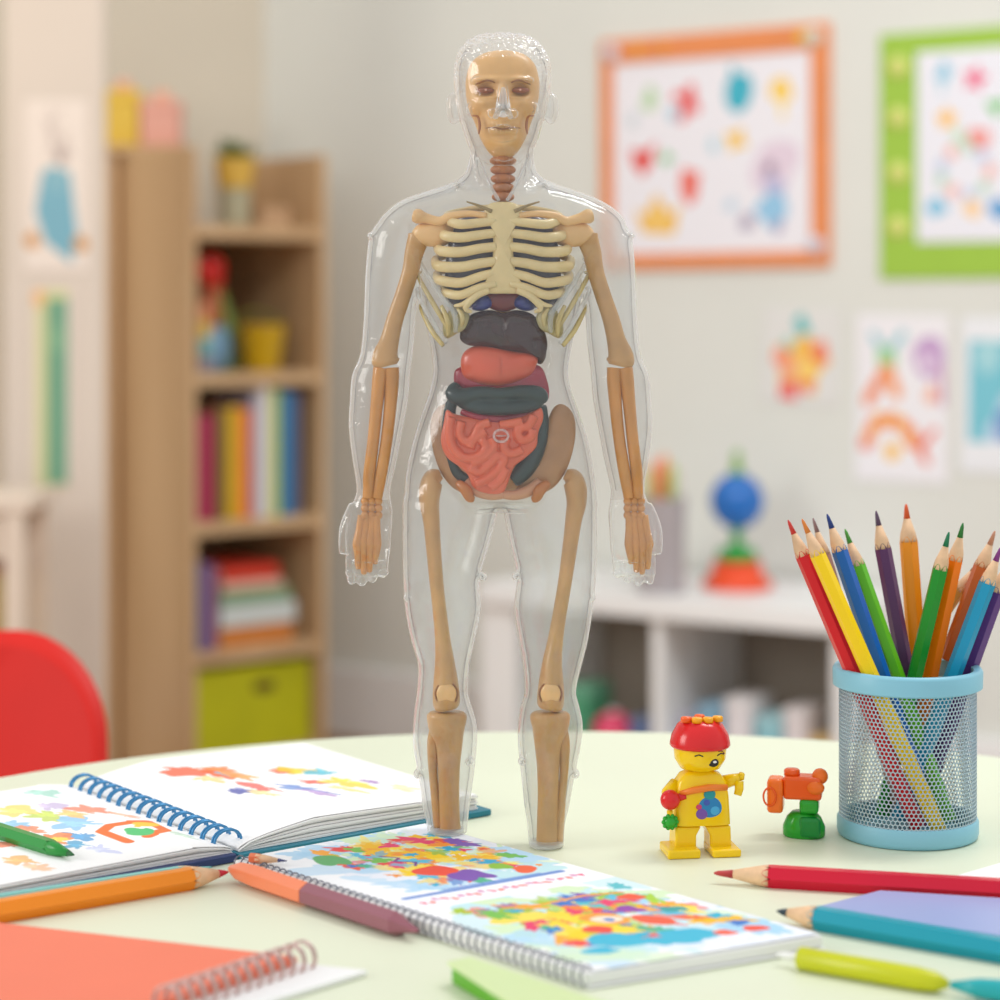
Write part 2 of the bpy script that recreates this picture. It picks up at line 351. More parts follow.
# lime bin
lime = mat('lime_fabric', (190, 190, 8), .7, noise=.08, nscale=10)
xb0, xb1 = .024, BW-.024; zb = SH[4]; hb_ = bz_(192, 676)-zb
bn = thing('storage_bin', 'lime green fabric bin with a dark oval painted for a handle hole on the lowest bookcase shelf', 'storage bin', at_b((xb0+xb1)/2, .17, zb), BR)
bw = (xb1-xb0)/2-.002
g = G(); g.box(-bw, bw, -.14, -.134, 0, hb_); g.box(-bw, bw, .134, .14, 0, hb_); g.box(-bw, -bw+.006, -.134, .134, 0, hb_); g.box(bw-.006, bw, -.134, .134, 0, hb_); g.box(-bw, bw, -.134, .134, 0, .006); g.build('bin_body', lime, bn, smooth=False, bevel=.002)
g = G(); g.ell((.03, -.1405, hb_-.05), (.03, .004, .014)); g.build('hole_shade_oval', mat('hole_brown', (84, 56, 20), .8), bn)  # dark brown oval colours in the shade of a handle hole
# toys on the second shelf
z = SH[1]
t = thing('toy_bird', 'red round headed toy with an orange neck on the upper bookcase shelf', 'toy', at_b(.128, .125, z), BR)
g = G(); g.ell((0, 0, .235), (.036, .034, .040)); g.ell((-.03, -.01, .235), (.02, .015, .014)); g.ell((.012, 0, .205), (.022, .02, .03)); g.build('head', plastic('toy_red', (214, 40, 34)), t)
g = G(); g.tube([(0, 0, .10), (.004, 0, .18), (.006, 0, .2)], [.035, .022, .02], 14); g.build('neck', plastic('toy_rust', (178, 90, 60)), t)
g = G(); g.lathe([(.03, 0), (.045, .01), (.05, .06), (.04, .1), (.02, .115)], n=24); g.build('body', plastic('toy_sky', (120, 160, 190)), t)
t = thing('toy_blocks', 'pastel stack of toy blocks at the left of the upper bookcase shelf', 'toy', at_b(.047, .028, z), BR)
for i, c in enumerate(((150, 140, 150), (120, 180, 180), (226, 190, 90), (220, 150, 110))):
    g = G(); g.box(-.014+.001*i, .016-.001*i, -.02, .02, .0395*i, .0395*i+.039); g.build('block', plastic('block%d' % i, c), t, bevel=.004)
t = thing('toy_cone', 'pale green cone toy beside the red toy on the upper bookcase shelf', 'toy', at_b(.20, .20, z), BR)
g = G(); g.lathe([(.05, 0), (.052, .01), (.045, .08), (.02, .17), (.006, .2)], n=28); g.build('cone', plastic('toy_sage', (140, 170, 90)), t)
g = G(); g.ell((0, 0, .2), (.012, .012, .012)); g.build('tip_ball', plastic('toy_sky', (120, 160, 190)), t)
t = thing('toy_bucket', 'mustard yellow toy bucket at the front of the upper bookcase shelf', 'bucket', at_b(.235, .07, z), BR)
g = G(); g.lathe([(.036, 0), (.04, .004), (.055, .10), (.058, .10), (.058, .108), (.052, .108), (.038, .006), (.005, .006)], n=32); g.build('bucket_body', plastic('toy_mustard', (196, 156, 16)), t, angle=.6)
g = G(); g.tube([(-.055, 0, .1), (-.05, .02, .125), (0, .03, .14), (.05, .02, .125), (.055, 0, .1)], .003, 8); g.build('handle', plastic('toy_olive', (120, 130, 20)), t)
# plant on the top shelf
z = SH[0]
t = thing('potted_plant', 'small green plant in a mustard pot on the top of the bookcase', 'plant', at_b(.155, .06, z), BR)
g = G(); g.lathe([(.028, 0), (.034, .004), (.036, .085), (.03, .085), (.004, .085)], n=28); g.build('pot_stand', mat('stand_sage', (176, 170, 140), .6), t, angle=.6)
g = G(); g.lathe([(.034, .086), (.038, .09), (.046, .142), (.049, .142), (.049, .156), (.043, .156), (.04, .14), (.004, .14)], n=32); g.build('pot', mat('pot_mustard', (220, 178, 74), .5), t, angle=.6)
g = G(); R_ = random.Random(3)
for i in range(46):
    a = R_.uniform(0, 6.28); e = R_.uniform(.2, 1.4); L_ = R_.uniform(.045, .075); d = Vector((math.cos(a)*math.cos(e), math.sin(a)*math.cos(e), math.sin(e))); b = Vector((d.x*.012, d.y*.012, .142)); s_ = d.cross(Vector((0, 0, 1))).normalized()*.011
    g.add([b, b+d*L_*.5+s_, b+d*L_, b+d*L_*.5-s_, b+d*L_*.5+Vector((0, 0, .002))], [(0, 1, 4), (1, 2, 4), (2, 3, 4), (3, 0, 4)])
g.build('leaves', mat('leaf_green', (96, 122, 52), .5, noise=.2), t, smooth=False)
t = thing('toy_box', 'tiny blue box left of the plant pot on the bookcase top shelf', 'toy', at_b(.038, .06, z), BR)
g = G(); g.box(-.012, .012, -.012, .012, 0, .032); g.build('box_body', plastic('toy_blue2', (92, 130, 190)), t, bevel=.003)
g = G(); g.lathe([(.012, .0325), (.009, .05), (.012, .085), (.006, .1)], n=16); g.build('box_top', plastic('toy_pinkish', (196, 150, 140)), t)
t = thing('small_box', 'low tan box right of the plant pot on the bookcase top shelf', 'box', at_b(.26, .07, z), BR)
g = G(); g.box(-.045, .035, -.03, .03, 0, .035); g.build('box_body', mat('tan_card', (196, 158, 120), .7), t, bevel=.003); g = G(); g.box(-.047, .037, -.032, .032, .0355, .046); g.build('lid', mat('tan_lid', (206, 168, 130), .7), t, bevel=.003)
# ledge behind, boxes on it
LY = 5.02
l0, l1 = P_(112, 147, LY), P_(185, 147, LY)
t = thing('wall_ledge', 'light wood ledge behind the bookcase carrying two small boxes', 'shelf', ((l0.x+l1.x)/2, LY, 0))
g = G(); g.box(-.115, .105, -.06, .06, l0.z-.02, l0.z-.001); g.build('ledge_board', lw, t, smooth=False, bevel=.002)
for sx in (-.08, .08): g = G(); g.box(sx-.01, sx+.01, -.05, .05, 0, l0.z-.021); g.build('bracket', lw, t, smooth=False)
for nm, a, b, hh, c, lb in (('yellow_box', 106, 141, .13, (228, 190, 70), 'yellow box with a peach knob on the ledge behind the bookcase'), ('pink_box', 143, 181, .105, (230, 168, 150), 'pink box on the ledge behind the bookcase')):
    p0, p1 = P_(a, 147, LY), P_(b, 147, LY); ww = (p1.x-p0.x)/2
    t = thing(nm, lb, 'box', ((p0.x+p1.x)/2, LY, l0.z)); g = G(); g.box(-ww, ww, -.04, .04, 0, hh*.8); g.build('box_body', mat(nm, c, .6), t, bevel=.004)
    g = G(); g.box(-ww-.002, ww+.002, -.042, .042, hh*.8+.0005, hh); g.build('lid', mat(nm+'_lid', tuple(min(255, v+6) for v in c), .6), t, bevel=.003)
    g = G(); g.ell((0, 0, hh+.014), (.02, .014, .014)); g.build('knob', mat('peach_knob', (240, 180, 150), .6), t)

# ---------------- left foreground of the pier: drawings and a low side table
pm = paint_mat('drawing_paper')
def flat_sheet(name, label, cat, cv, x0, x1, z0, z1, Y):
    o = sheet(name, cv, lambda u, v: (x0+(x1-x0)*u-(x0+x1)/2, 0, (z1+(z0-z1)*v)-z0), pm, None, .0006)
    o.location = ((x0+x1)/2, Y, z0); return tag(o, label, cat)
c = Canvas(70, 150, (232, 219, 208)); c.poly([(20, 60), (50, 62), (58, 118), (52, 142), (34, 130), (22, 122), (12, 96)], (118, 172, 190)); c.blob(34, 70, 12, (130, 178, 192), seed=2)
for x, y in ((10, 122), (60, 124)): c.blob(x, y, 8, (208, 150, 84), seed=x)
for s_ in range(8): c.line([(36+random.Random(s_).uniform(-18, 18), random.Random(s_+50).uniform(4, 50)), (36+random.Random(s_+9).uniform(-14, 14), random.Random(s_+77).uniform(20, 56))], 2.5, (176, 158, 150), .6)
c.blob(40, 48, 7, (160, 140, 136), seed=5, al=.8)
a_, b_ = P_(24, 272, PY-.0015), P_(88, 100, PY-.0015); flat_sheet('creature_drawing', 'drawing of a pale blue creature with orange feet on the white pier', 'drawing', c, a_.x, b_.x, a_.z, b_.z, PY-.0015)
c = Canvas(40, 120, (206, 206, 150)); c.rect(14, 6, 34, 118, (112, 162, 132)); c.rect(34, 0, 40, 120, (222, 208, 196)); c.rect(0, 0, 6, 120, (224, 214, 190))
c.blob(6, 6, 6, (236, 180, 120), seed=3); c.blob(24, 30, 8, (130, 176, 140), seed=8)
a_, b_ = P_(32, 486, PY-.0015), P_(74, 290, PY-.0015); flat_sheet('growth_chart', 'tall green paper chart hanging on the white pier', 'poster', c, a_.x, b_.x, a_.z, b_.z, PY-.0015)
SY = 3.95
s0, s1 = P_(-90, 492, SY), P_(44, 492, SY)
t = thing('side_table', 'white side table by the left window behind the red chair', 'table', ((s0.x+s1.x)/2, SY, 0)); hw = (s1.x-s0.x)/2
cream = mat('cream_lacquer', (226, 208, 190), .5)
g = G(); g.box(-hw, hw, -.12, .12, s0.z-.028, s0.z); g.build('table_top', cream, t, smooth=False, bevel=.004)
for sx in (-1, 1):
    for sy in (-1, 1): g = G(); g.box(sx*(hw-.03)-.016, sx*(hw-.03)+.016, sy*.1-.016, sy*.1+.016, 0, s0.z-.0285); g.build('leg', cream, t, smooth=False)
g = G(); g.box(-hw+.05, hw-.05, -.1, .1, s0.z-.11, s0.z-.0285); g.build('apron', cream, t, smooth=False)
g = G(); g.box(-hw+.05, hw-.05, -.1, .1, .30, .32); g.build('lower_shelf', cream, t, smooth=False)
t = thing('toy_basket', 'tan basket on the lower shelf of the white side table', 'basket', (s1.x-.13, SY, .321))
g = G(); g.lathe([(.06, 0), (.065, .004), (.078, .25), (.07, .25), (.06, .008), (.004, .008)], n=28); g.build('basket_body', mat('basket_tan', (200, 170, 96), .8, noise=.15, nscale=80), t)
g = G(); g.lathe([(.078, .2505), (.082, .255), (.078, .262), (.07, .2505)], n=28); g.build('rim', mat('rim_rust', (206, 128, 88), .7), t)

# ================================================================ WALL POSTERS
def wall_thing(name, label, cat, t0, z0, tilt=0):
    o = bpy.data.objects.new(name, None); COL.objects.link(o); o.empty_display_size = .02
    o.matrix_world = MW @ Matrix.Translation((t0, 0, z0)) @ Matrix.Rotation(tilt, 4, 'Y'); return tag(o, label, cat)
def quad_of(x0, y0, x1, y1):
    t0 = W_(x0, 300)[0]; t1 = W_(x1, 300)[0]; xm = (x0+x1)/2; return t0, t1, W_(xm, y1)[1], W_(xm, y0)[1]
t0, t1, z0, z1 = quad_of(603, 32, 831, 268); w2, h2 = (t1-t0)/2, (z1-z0)/2
t = wall_thing('orange_poster', 'poster of small drawings in an orange frame on the right wall', 'poster', (t0+t1)/2, (z0+z1)/2, -.004)
fo = mat('frame_orange', (232, 142, 84), .6, noise=.04)
g = G(); fb = .042
g.box(-w2, w2, -.012, -.001, h2-fb*1.3, h2); g.box(-w2, w2, -.012, -.001, -h2, -h2+fb*.8); g.box(-w2, -w2+fb*.75, -.012, -.001, -h2+fb*.8, h2-fb*1.3); g.box(w2-fb, w2, -.012, -.001, -h2+fb*.8, h2-fb*1.3); g.build('frame', fo, t, smooth=False)
for dx, dz, c in ((-w2+.03, h2-.03, (216, 214, 226)), (w2-.035, h2-.03, (214, 218, 206)), (w2-.03, -h2+.045, (190, 200, 226))):
    g = G(); g.lathe([(.019, 0), (.019, .003), (.003, .004)], n=20); b = g.build('corner_pin', mat('pin%d' % c[2], c, .5), t); b.location = (dx, -.0125, dz); b.rotation_euler = (PI/2, 0, 0)
for dx, c in ((-w2+.1, (244, 170, 60)), (w2-.062, (244, 196, 60)), (-.12, (240, 160, 70))):
    g = G(); g.lathe([(.015, 0), (.015, .002), (.003, .0025)], n=6); b = g.build('star_sticker', mat('sticker%d' % c[1], c, .5), t); b.location = (dx, -.0125, h2-.028); b.rotation_euler = (PI/2, 0, 0)
c = Canvas(200, 190, (238, 236, 242))
def X(px): return (px-616)/(812-616)*200
def Yc(py): return (py-58)/(252-58)*190
c.blob(X(652), Yc(96), 12, (172, 212, 150), .3, 1, .7, al=.8); c.blob(X(636), Yc(118), 7, (200, 214, 220), .3, 4, al=.8)
for q in range(4): c.line([(X(694), Yc(98)), (X(690+10*math.cos(q*1.6+.4)), Yc(102+16*math.sin(q*1.6+.4)))], 10, (232, 92, 92))
c.blob(X(678), Yc(112), 7, (172, 208, 226), .2, 6); c.blob(X(741), Yc(94), 20, (58, 178, 200), .12, 9, .7); c.line([(X(737), Yc(76)), (X(736), Yc(70))], 5, (58, 178, 200))
c.blob(X(782), Yc(94), 12, (248, 206, 84), .2, 11); c.line([(X(782), Yc(96)), (X(784), Yc(120))], 6, (248, 222, 150)); c.star(X(739), Yc(141), 14, (246, 200, 80), 4, .5, .5)
c.blob(X(716), Yc(145), 8, (176, 214, 226), .3, 13, .6)
c.poly([(X(633), Yc(145)), (X(648), Yc(148)), (X(660), Yc(138)), (X(656), Yc(160)), (X(646), Yc(174)), (X(636), Yc(160))], (228, 70, 62)); c.star(X(670), Yc(156), 9, (122, 196, 130), 4, .5)
c.poly([(X(685), Yc(166)), (X(704), Yc(172)), (X(700), Yc(198)), (X(692), Yc(204)), (X(684), Yc(190))], (236, 104, 88))
c.poly([(X(638), Yc(204)), (X(648), Yc(212)), (X(660), Yc(190)), (X(672), Yc(210)), (X(684), Yc(202)), (X(678), Yc(232)), (X(646), Yc(230))], (242, 192, 84)); c.blob(X(661), Yc(214), 5, (250, 222, 160))
c.blob(X(772), Yc(166), 24, (226, 206, 222), .3, 21, al=.9); c.blob(X(771), Yc(170), 6, (140, 110, 140), .2, 22); c.blob(X(774), Yc(190), 11, (190, 188, 220), .3, 23); c.blob(X(772), Yc(212), 15, (150, 200, 232), .35, 24, 1.2)
c.blob(X(748), Yc(222), 8, (170, 160, 184), .3, 25); c.blob(X(778), Yc(228), 8, (176, 170, 200), .3, 26, .6); c.blob(X(734), Yc(203), 7, (196, 216, 232), .3, 27)
sx0, sx1, sz0, sz1 = -w2+fb*.75, w2-fb, -h2+fb*.8, h2-fb*1.3
sheet('drawing_sheet', c, lambda u, v: (sx0+(sx1-sx0)*u, -.006, sz1+(sz0-sz1)*v), pm, t, .001)
# green poster
t0, t1, z0, z1 = quad_of(881, 26, 1130, 278); w2, h2 = (t1-t0)/2, (z1-z0)/2
t = wall_thing('green_poster', 'poster with a lime green dotted border cut by the right edge of the photo', 'poster', (t0+t1)/2, (z0+z1)/2)
g = G(); g.box(-w2, w2, -.006, -.001, -h2, h2); g.build('backing_board', mat('border_lime', (158, 198, 66), .6), t, smooth=False)
for i, py in enumerate((67, 118, 173, 227)):
    tt, zz = W_(899, py); g = G(); g.lathe([(.022, 0), (.022, .0015), (.003, .002)], n=24); b = g.build('dot', mat('dot_cream', (222, 226, 130), .6), t); b.location = (tt-(t0+t1)/2, -.0062, zz-(z0+z1)/2); b.rotation_euler = (PI/2, 0, 0)
c = Canvas(190, 190, (236, 236, 244))
def X(px): return (px-918)/(1090-918)*190
def Yc(py): return (py-50)/(242-50)*190
c.blob(X(942), Yc(72), 10, (140, 200, 226), .3, 1, .8); c.line([(X(942), Yc(78)), (X(941), Yc(92))], 4, (170, 214, 232)); c.star(X(972), Yc(80), 15, (238, 96, 136), 5, .45, .2); c.star(X(946), Yc(118), 13, (250, 192, 70), 5, .5)
c.poly([(X(981), Yc(104)), (X(1002), Yc(102)), (X(991), Yc(120))], (112, 200, 110)); c.blob(X(976), Yc(138), 10, (240, 140, 130), .3, 5, 1.4, .8, al=.9); c.blob(X(958), Yc(136), 8, (190, 226, 190), .3, 6, al=.8)
for k in range(9): c.blob(X(962+22*math.cos(k*.7)), Yc(172+24*math.sin(k*.7)), 7, [(244, 176, 160), (180, 214, 190), (190, 204, 232)][k % 3], .3, k, al=.9)
c.blob(X(938), Yc(206), 10, (120, 194, 226), .3, 12); c.blob(X(968), Yc(208), 9, (250, 206, 140), .3, 13); c.blob(X(996), Yc(211), 11, (90, 160, 214), .3, 14)
for k in range(12): c.blob(X(1010+70*random.Random(k).random()), Yc(70+150*random.Random(k+40).random()), 9, RAIN[k % 9], .3, k+60)
a_ = W_(918, 240)[0]-(t0+t1)/2; z_a = W_(960, 50)[1]-(z0+z1)/2; z_b = W_(960, 242)[1]-(z0+z1)/2
sheet('drawing_sheet', c, lambda u, v: (a_+(w2-.04-a_)*u, -.0075, z_a+(z_b-z_a)*v), pm, t, .001)
def wall_sheet(name, label, box, cv, tilt=0, cat='drawing'):
    t0, t1, z0, z1 = quad_of(*box); o = sheet(name, cv, lambda u, v: ((t1-t0)*(u-.5), 0, (z1-z0)*(.5-v)), pm, None, .001)
    o.matrix_world = MW @ Matrix.Translation(((t0+t1)/2, -.002, (z0+z1)/2)) @ Matrix.Rotation(tilt, 4, 'Y'); return tag(o, label, cat)
c = Canvas(100, 110, (226, 225, 222)); PX = lambda x: (x-762)/80*100; PYY = lambda y: (y-310)/95*110
c.star(PX(802), PYY(365), 40, (246, 190, 80), 5, .62, .15); c.blob(PX(790), PYY(375), 15, (244, 176, 130), .3, 3); c.blob(PX(782), PYY(357), 12, (246, 150, 120), .3, 5); c.blob(PX(822), PYY(352), 13, (240, 130, 90), .3, 6)
c.blob(PX(810), PYY(372), 14, (250, 210, 110), .3, 7); c.blob(PX(792), PYY(392), 11, (236, 100, 100), .3, 8, 1.3); c.blob(PX(808), PYY(386), 8, (236, 110, 90), .3, 9); c.poly([(PX(793), PYY(322)), (PX(802), PYY(314)), (PX(812), PYY(334)), (PX(800), PYY(338))], (70, 186, 186)); c.blob(PX(788), PYY(345), 8, (160, 210, 190), .2, 11)
wall_sheet('star_drawing', 'paper with a yellow and red star drawing on the right wall', (763, 308, 840, 404), c, .04)
c = Canvas(120, 170, (240, 238, 242)); PX = lambda x: (x-855)/95*120; PYY = lambda y: (y-318)/164*170
c.line([(PX(873), PYY(338)), (PX(882), PYY(352)), (PX(892), PYY(352)), (PX(903), PYY(336))], 9, (150, 204, 214)); c.blob(PX(886), PYY(362), 13, (160, 212, 150), .2, 2); c.line([(PX(886), PYY(372)), (PX(868), PYY(402))], 14, (240, 140, 90)); c.line([(PX(888), PYY(372)), (PX(897), PYY(394))], 14, (246, 160, 100))
c.blob(PX(929), PYY(360), 21, (198, 160, 206), .1, 3); c.blob(PX(927), PYY(364), 8, (240, 226, 240), .1, 4); c.line([(PX(942), PYY(370)), (PX(943), PYY(402))], 8, (206, 160, 190)); c.blob(PX(932), PYY(394), 9, (244, 178, 150), .3, 5)
for k in range(12): a = PI+k*PI/11; c.blob(PX(890+22*math.cos(a)), PYY(441+20*math.sin(a)), 8, [(238, 110, 70), (250, 190, 60), (246, 150, 60)][k % 3], .2, k)
c.blob(PX(892), PYY(452), 10, (250, 196, 80), .3, 33); c.line([(PX(915), PYY(432)), (PX(925), PYY(458))], 8, (240, 130, 90)); c.line([(PX(935), PYY(430)), (PX(922), PYY(446)), (PX(928), PYY(460))], 8, (236, 120, 100)); c.blob(PX(866), PYY(446), 8, (236, 120, 90), .3, 40)
wall_sheet('letter_drawing', 'paper with pineapple, purple balloon and rainbow drawings on the right wall', (856, 315, 949, 482), c, .01)
c = Canvas(100, 160, (236, 238, 242)); c.rect(10, 24, 100, 128, (120, 198, 214)); c.blob(60, 110, 34, (190, 214, 236), .2, 1); c.blob(56, 112, 18, (110, 150, 206), .25, 2); c.blob(30, 44, 16, (166, 216, 224), .3, 3); c.rect(0, 128, 100, 160, (236, 238, 242))
wall_sheet('sea_drawing', 'paper with a turquoise and blue sea drawing at the right edge of the photo', (961, 318, 1048, 474), c, .01)

# ================================================================ WHITE DESK (low shelf unit) along the right wall
tl = W_(478, 300, .42)[0]; tr = W_(843, 300, .40)[0]
kz = (W_(740, 604, .42))[1]; ZD = kz
dk = wall_thing('low_shelf_unit', 'long low white shelf unit along the right wall carrying the blue ball toy', 'shelf unit', (tl+tr)/2, 0); hw = (tr-tl)/2
g = G(); g.box(-hw, hw, -.42, -.03, ZD-.045, ZD); g.build('top_board', white, dk, smooth=False, bevel=.003)
for xx in (-hw+.04, W_(652, 300, .42)[0]-(tl+tr)/2, hw-.012):
    g = G(); wd = .045 if xx < -hw+.1 else .012; g.box(xx-wd, xx+wd, -.40, -.04, 0, ZD-.0455); g.build('upright', white, dk, smooth=False, bevel=.002)
ZL = .115
xm = W_(652, 300, .42)[0]-(tl+tr)/2
greym = mat('shelf_backing', (158, 146, 132), .7)
g = G(); g.box(-hw+.086, xm-.0125, -.40, -.05, ZL-.02, ZL); g.build('lower_shelf', white, dk, smooth=False)
g = G(); g.box(xm+.0125, hw-.0245, -.40, -.05, ZL-.02, ZL); g.build('lower_shelf', white, dk, smooth=False)
g = G(); g.box(-hw+.086, hw-.0245, -.045, -.04, .0, ZD-.046); g.build('back_panel', greym, dk, smooth=False)
def on_desk(px, py=585): # point standing on top
    # find offset so that ray hits top plane
    k = (CAMZ-ZD)*FPX/(py-HOR); return Vector(((px-500)/FPX*k, k, ZD))
def ang(): return math.atan2(A2.y, A2.x)
p = on_desk(737, 588)
t = thing('ball_toy', 'blue ball toy on an orange and green stacking base on the white shelf unit', 'toy', p); s_ = p.y/FPX
g = G(); g.lathe([(34*s_, 0), (36*s_, 3*s_), (33*s_, 9*s_), (26*s_, 14*s_), (24*s_, 27*s_), (4*s_, 27*s_)], n=40); g.build('base', plastic('toy_orange', (236, 88, 40)), t)
g = G(); g.lathe([(18*s_, 27.2*s_), (20*s_, 30*s_), (20*s_, 36*s_), (17*s_, 40*s_), (3*s_, 40*s_)], n=32); g.build('ring', plastic('toy_green', (40, 160, 70)), t)
g = G(); g.lathe([(8*s_, 40*s_), (5*s_, 48*s_), (6*s_, 60*s_)], n=16); g.build('neck', plastic('toy_green', (40, 160, 70)), t)
g = G(); g.ell((0, 0, 87*s_), (27*s_, 27*s_, 28*s_), 36, 20); g.build('ball', plastic('toy_blue', (34, 108, 190)), t)
g = G(); g.lathe([(8*s_, 113*s_), (7*s_, 118*s_), (3*s_, 128*s_), (6*s_, 131*s_), (2*s_, 138*s_)], n=16); g.build('stalk', plastic('toy_leaf', (130, 180, 90)), t)
p = on_desk(661, 592); s_ = p.y/FPX
t = thing('pencil_pot', 'grey pot of coloured pencils on the white shelf unit behind the figure hand', 'pot', p)
g = G(); g.lathe([(22*s_, 0), (24*s_, 1*s_), (25*s_, 95*s_), (22*s_, 95*s_), (22*s_, 3*s_), (2*s_, 3*s_)], n=32); g.build('pot_body', mat('pot_grey', (168, 160, 162), .5), t, angle=.6)
for i, (dx, top, c) in enumerate(((-14, 128, (186, 190, 120)), (-5, 134, (240, 150, 130)), (4, 138, (240, 140, 60)), (11, 130, (170, 196, 110)), (-9, 122, (238, 190, 80)), (17, 126, (222, 210, 200)))):
    g = G(); y_ = (i % 3-1)*8*s_; g.tube([(dx*.6*s_, y_, 4*s_), (dx*s_, y_, (top-8)*s_), (dx*s_*1.02, y_, top*s_)], [4*s_, 4*s_, 1*s_], 8)
    tag(g.build('pot_pencil', mat('pp%d' % i, c, .5)), '%s pencil standing in the grey pot on the white shelf unit' % ['olive', 'salmon', 'orange', 'light green', 'yellow', 'beige'][i], 'pencil', 'pencils in the grey pot').location = p
# things on the lower shelf
def lower(name, px, off, wpx, h, c, label, cat, shape='box'):
    tt = W_(px, 300, off)[0]; loc = MW @ Vector((tt, -off+.06, ZL)); ww = wpx*loc.y/FPX/2
    t = thing(name, label, cat, loc, ang(), 'things on the lower shelf of the white unit')
    if shape == 'ball': g = G(); g.ell((0, 0, h/2), (h/2, h/2, h/2)); g.build('ball_body', plastic('l'+name+str(px), c), t); g = G(); g.lathe([(.012, 0), (.012, .004), (.003, .005)], n=12); b = g.build('valve', white, t); b.location = (0, 0, h-.002)
    else:
        g = G(); g.box(-ww, ww, -.05, .05, 0, h*.82); g.build('box_body', mat('l'+name+str(px), c, .6), t, bevel=.004)
        g = G(); g.box(-ww-.001, ww+.001, -.051, .051, h*.82+.0005, h); g.build('lid', mat('ll'+name+str(px), tuple(int(v*.8+50) for v in c), .6), t, bevel=.002)
lower('storage_box', 574, .36, 26, .14, (70, 150, 110), 'green box on the lower shelf seen between the model legs and pot', 'box')
lower('toy_ball', 599, .38, 24, .09, (226, 80, 110), 'pink ball on the lower shelf of the white unit', 'ball', 'ball')
lower('storage_box', 637, .36, 24, .085, (84, 104, 150), 'dark blue box right of the pink ball on the lower shelf', 'box')
lower('storage_box', 682, .34, 22, .10, (166, 160, 180), 'lilac box right of the upright on the lower shelf', 'box')
lower('storage_box', 706, .36, 24, .13, (110, 160, 190), 'light blue box on the lower shelf above the toy figure hat', 'box')
lower('storage_box', 735, .36, 28, .15, (226, 220, 222), 'white box in the middle of the lower shelf row', 'box')
lower('storage_box', 765, .36, 26, .12, (140, 196, 206), 'turquoise box right of the white one on the lower shelf', 'box')
lower('storage_box', 792, .35, 24, .14, (224, 214, 214), 'off white box near the right end of the lower shelf', 'box')
lower('storage_box', 817, .36, 20, .09, (220, 176, 90), 'mustard box at the right end of the lower shelf', 'box')

# ================================================================ PENCILS
woodc = mat('pencil_wood', (232, 192, 152), .6, noise=.08, nscale=200)
def pencil(name, label, tip, end, col, leadcol, r=.0042, cone=.022, cat='pencil', group=None, lead=.008, rollz=0, wood=True):
    tip, end = Vector(tip), Vector(end); d = (tip-end); L = d.length; d.normalize()
    t = thing(name, label, cat, end, group=group); t.rotation_mode = 'QUATERNION'; t.rotation_quaternion = d.to_track_quat('Z', 'Y')
    hexr = lambda z, rr_, n=6: [(rr_*math.cos(PI/6+rollz+2*PI*k/n), rr_*math.sin(PI/6+rollz+2*PI*k/n), z) for k in range(n)]
    pc = mat('paint_%d_%d_%d' % col, tuple(min(255, v*.88) if v < 120 else min(255, v*1.03) for v in col), .3, noise=.01, coat=.08, spec=.35)
    # barrel with a scalloped front edge where the cone cuts the hexagon
    g = G(); n = 48; zt = L-cone
    def hexd(a): a = (a-PI/6-rollz) % (PI/3)-PI/6; return r*math.cos(PI/6)/math.cos(a)
    R = []
    for z in (0, .0006, zt*.5): R.append([(hexd(2*PI*k/n)*(.9 if z == 0 else 1)*math.cos(2*PI*k/n), hexd(2*PI*k/n)*(.9 if z == 0 else 1)*math.sin(2*PI*k/n), z) for k in range(n)])
    zs = [zt-(hexd(2*PI*k/n)-r*math.cos(PI/6))*6-.0012 for k in range(n)]
    R.append([(hexd(2*PI*k/n)*math.cos(2*PI*k/n), hexd(2*PI*k/n)*math.sin(2*PI*k/n), zs[k]) for k in range(n)])
    g.rings(R, caps=False); g.add(R[0], [tuple(range(n))[::-1]]); g.build('barrel', pc, t, angle=.4)
    g = G(); r0 = r*.93
    g.lathe([(r0*.985, zt-.0045), (r0*.96, zt-.0025), (r0*.9, zt), (r*.36, L-lead)], n=28); g.build('wood_cone', woodc if wood else pc, t)
    g = G(); g.lathe([(r*.365, L-lead), (r*.2, L-.002), (r*.08, L)], n=16); g.build('lead', mat('lead_%d_%d_%d' % leadcol, leadcol, .5), t)
    return t
# ================================================================ MESH PENCIL CUP
cupm = mat('cup_blue', (136, 196, 216), .4, spec=.5)
CR = .0388; pc0 = T_(907, 851.5); CC = Vector((P_(907.5, 800, pc0.y+CR).x, pc0.y+CR, TZ)); CH = .0965
cup = thing('pencil_cup', 'light blue wire mesh cup full of coloured pencils', 'cup', CC)
g = G(); g.lathe([(CR-.001, 0), (CR+.0005, .0008), (CR+.0012, .003), (CR+.0012, .0095), (CR+.0002, .0112), (CR-.0022, .0112), (CR-.0026, .003), (.002, .003)], n=96); g.build('base_ring', cupm, cup, angle=.9)
g = G(); rim = [(CR+.0012, CH-.0118), (CR+.0034, CH-.0108), (CR+.0036, CH-.002), (CR+.0026, CH-.0003), (CR+.0008, CH), (CR-.0018, CH-.001), (CR-.0018, CH-.0105)]
g.rings([[(r*math.cos(2*PI*k/96), r*math.sin(2*PI*k/96), z) for k in range(96)] for r, z in rim+[rim[0]]], caps=False); g.build('rim', cupm, cup, angle=.9)
NC = 96; pitch = 2*PI*CR/NC; rows = 0; g = G(); vid = {}
z0, z1 = .0105, CH-.0102; dzr = pitch*.88; nr = int((z1-z0)/dzr)
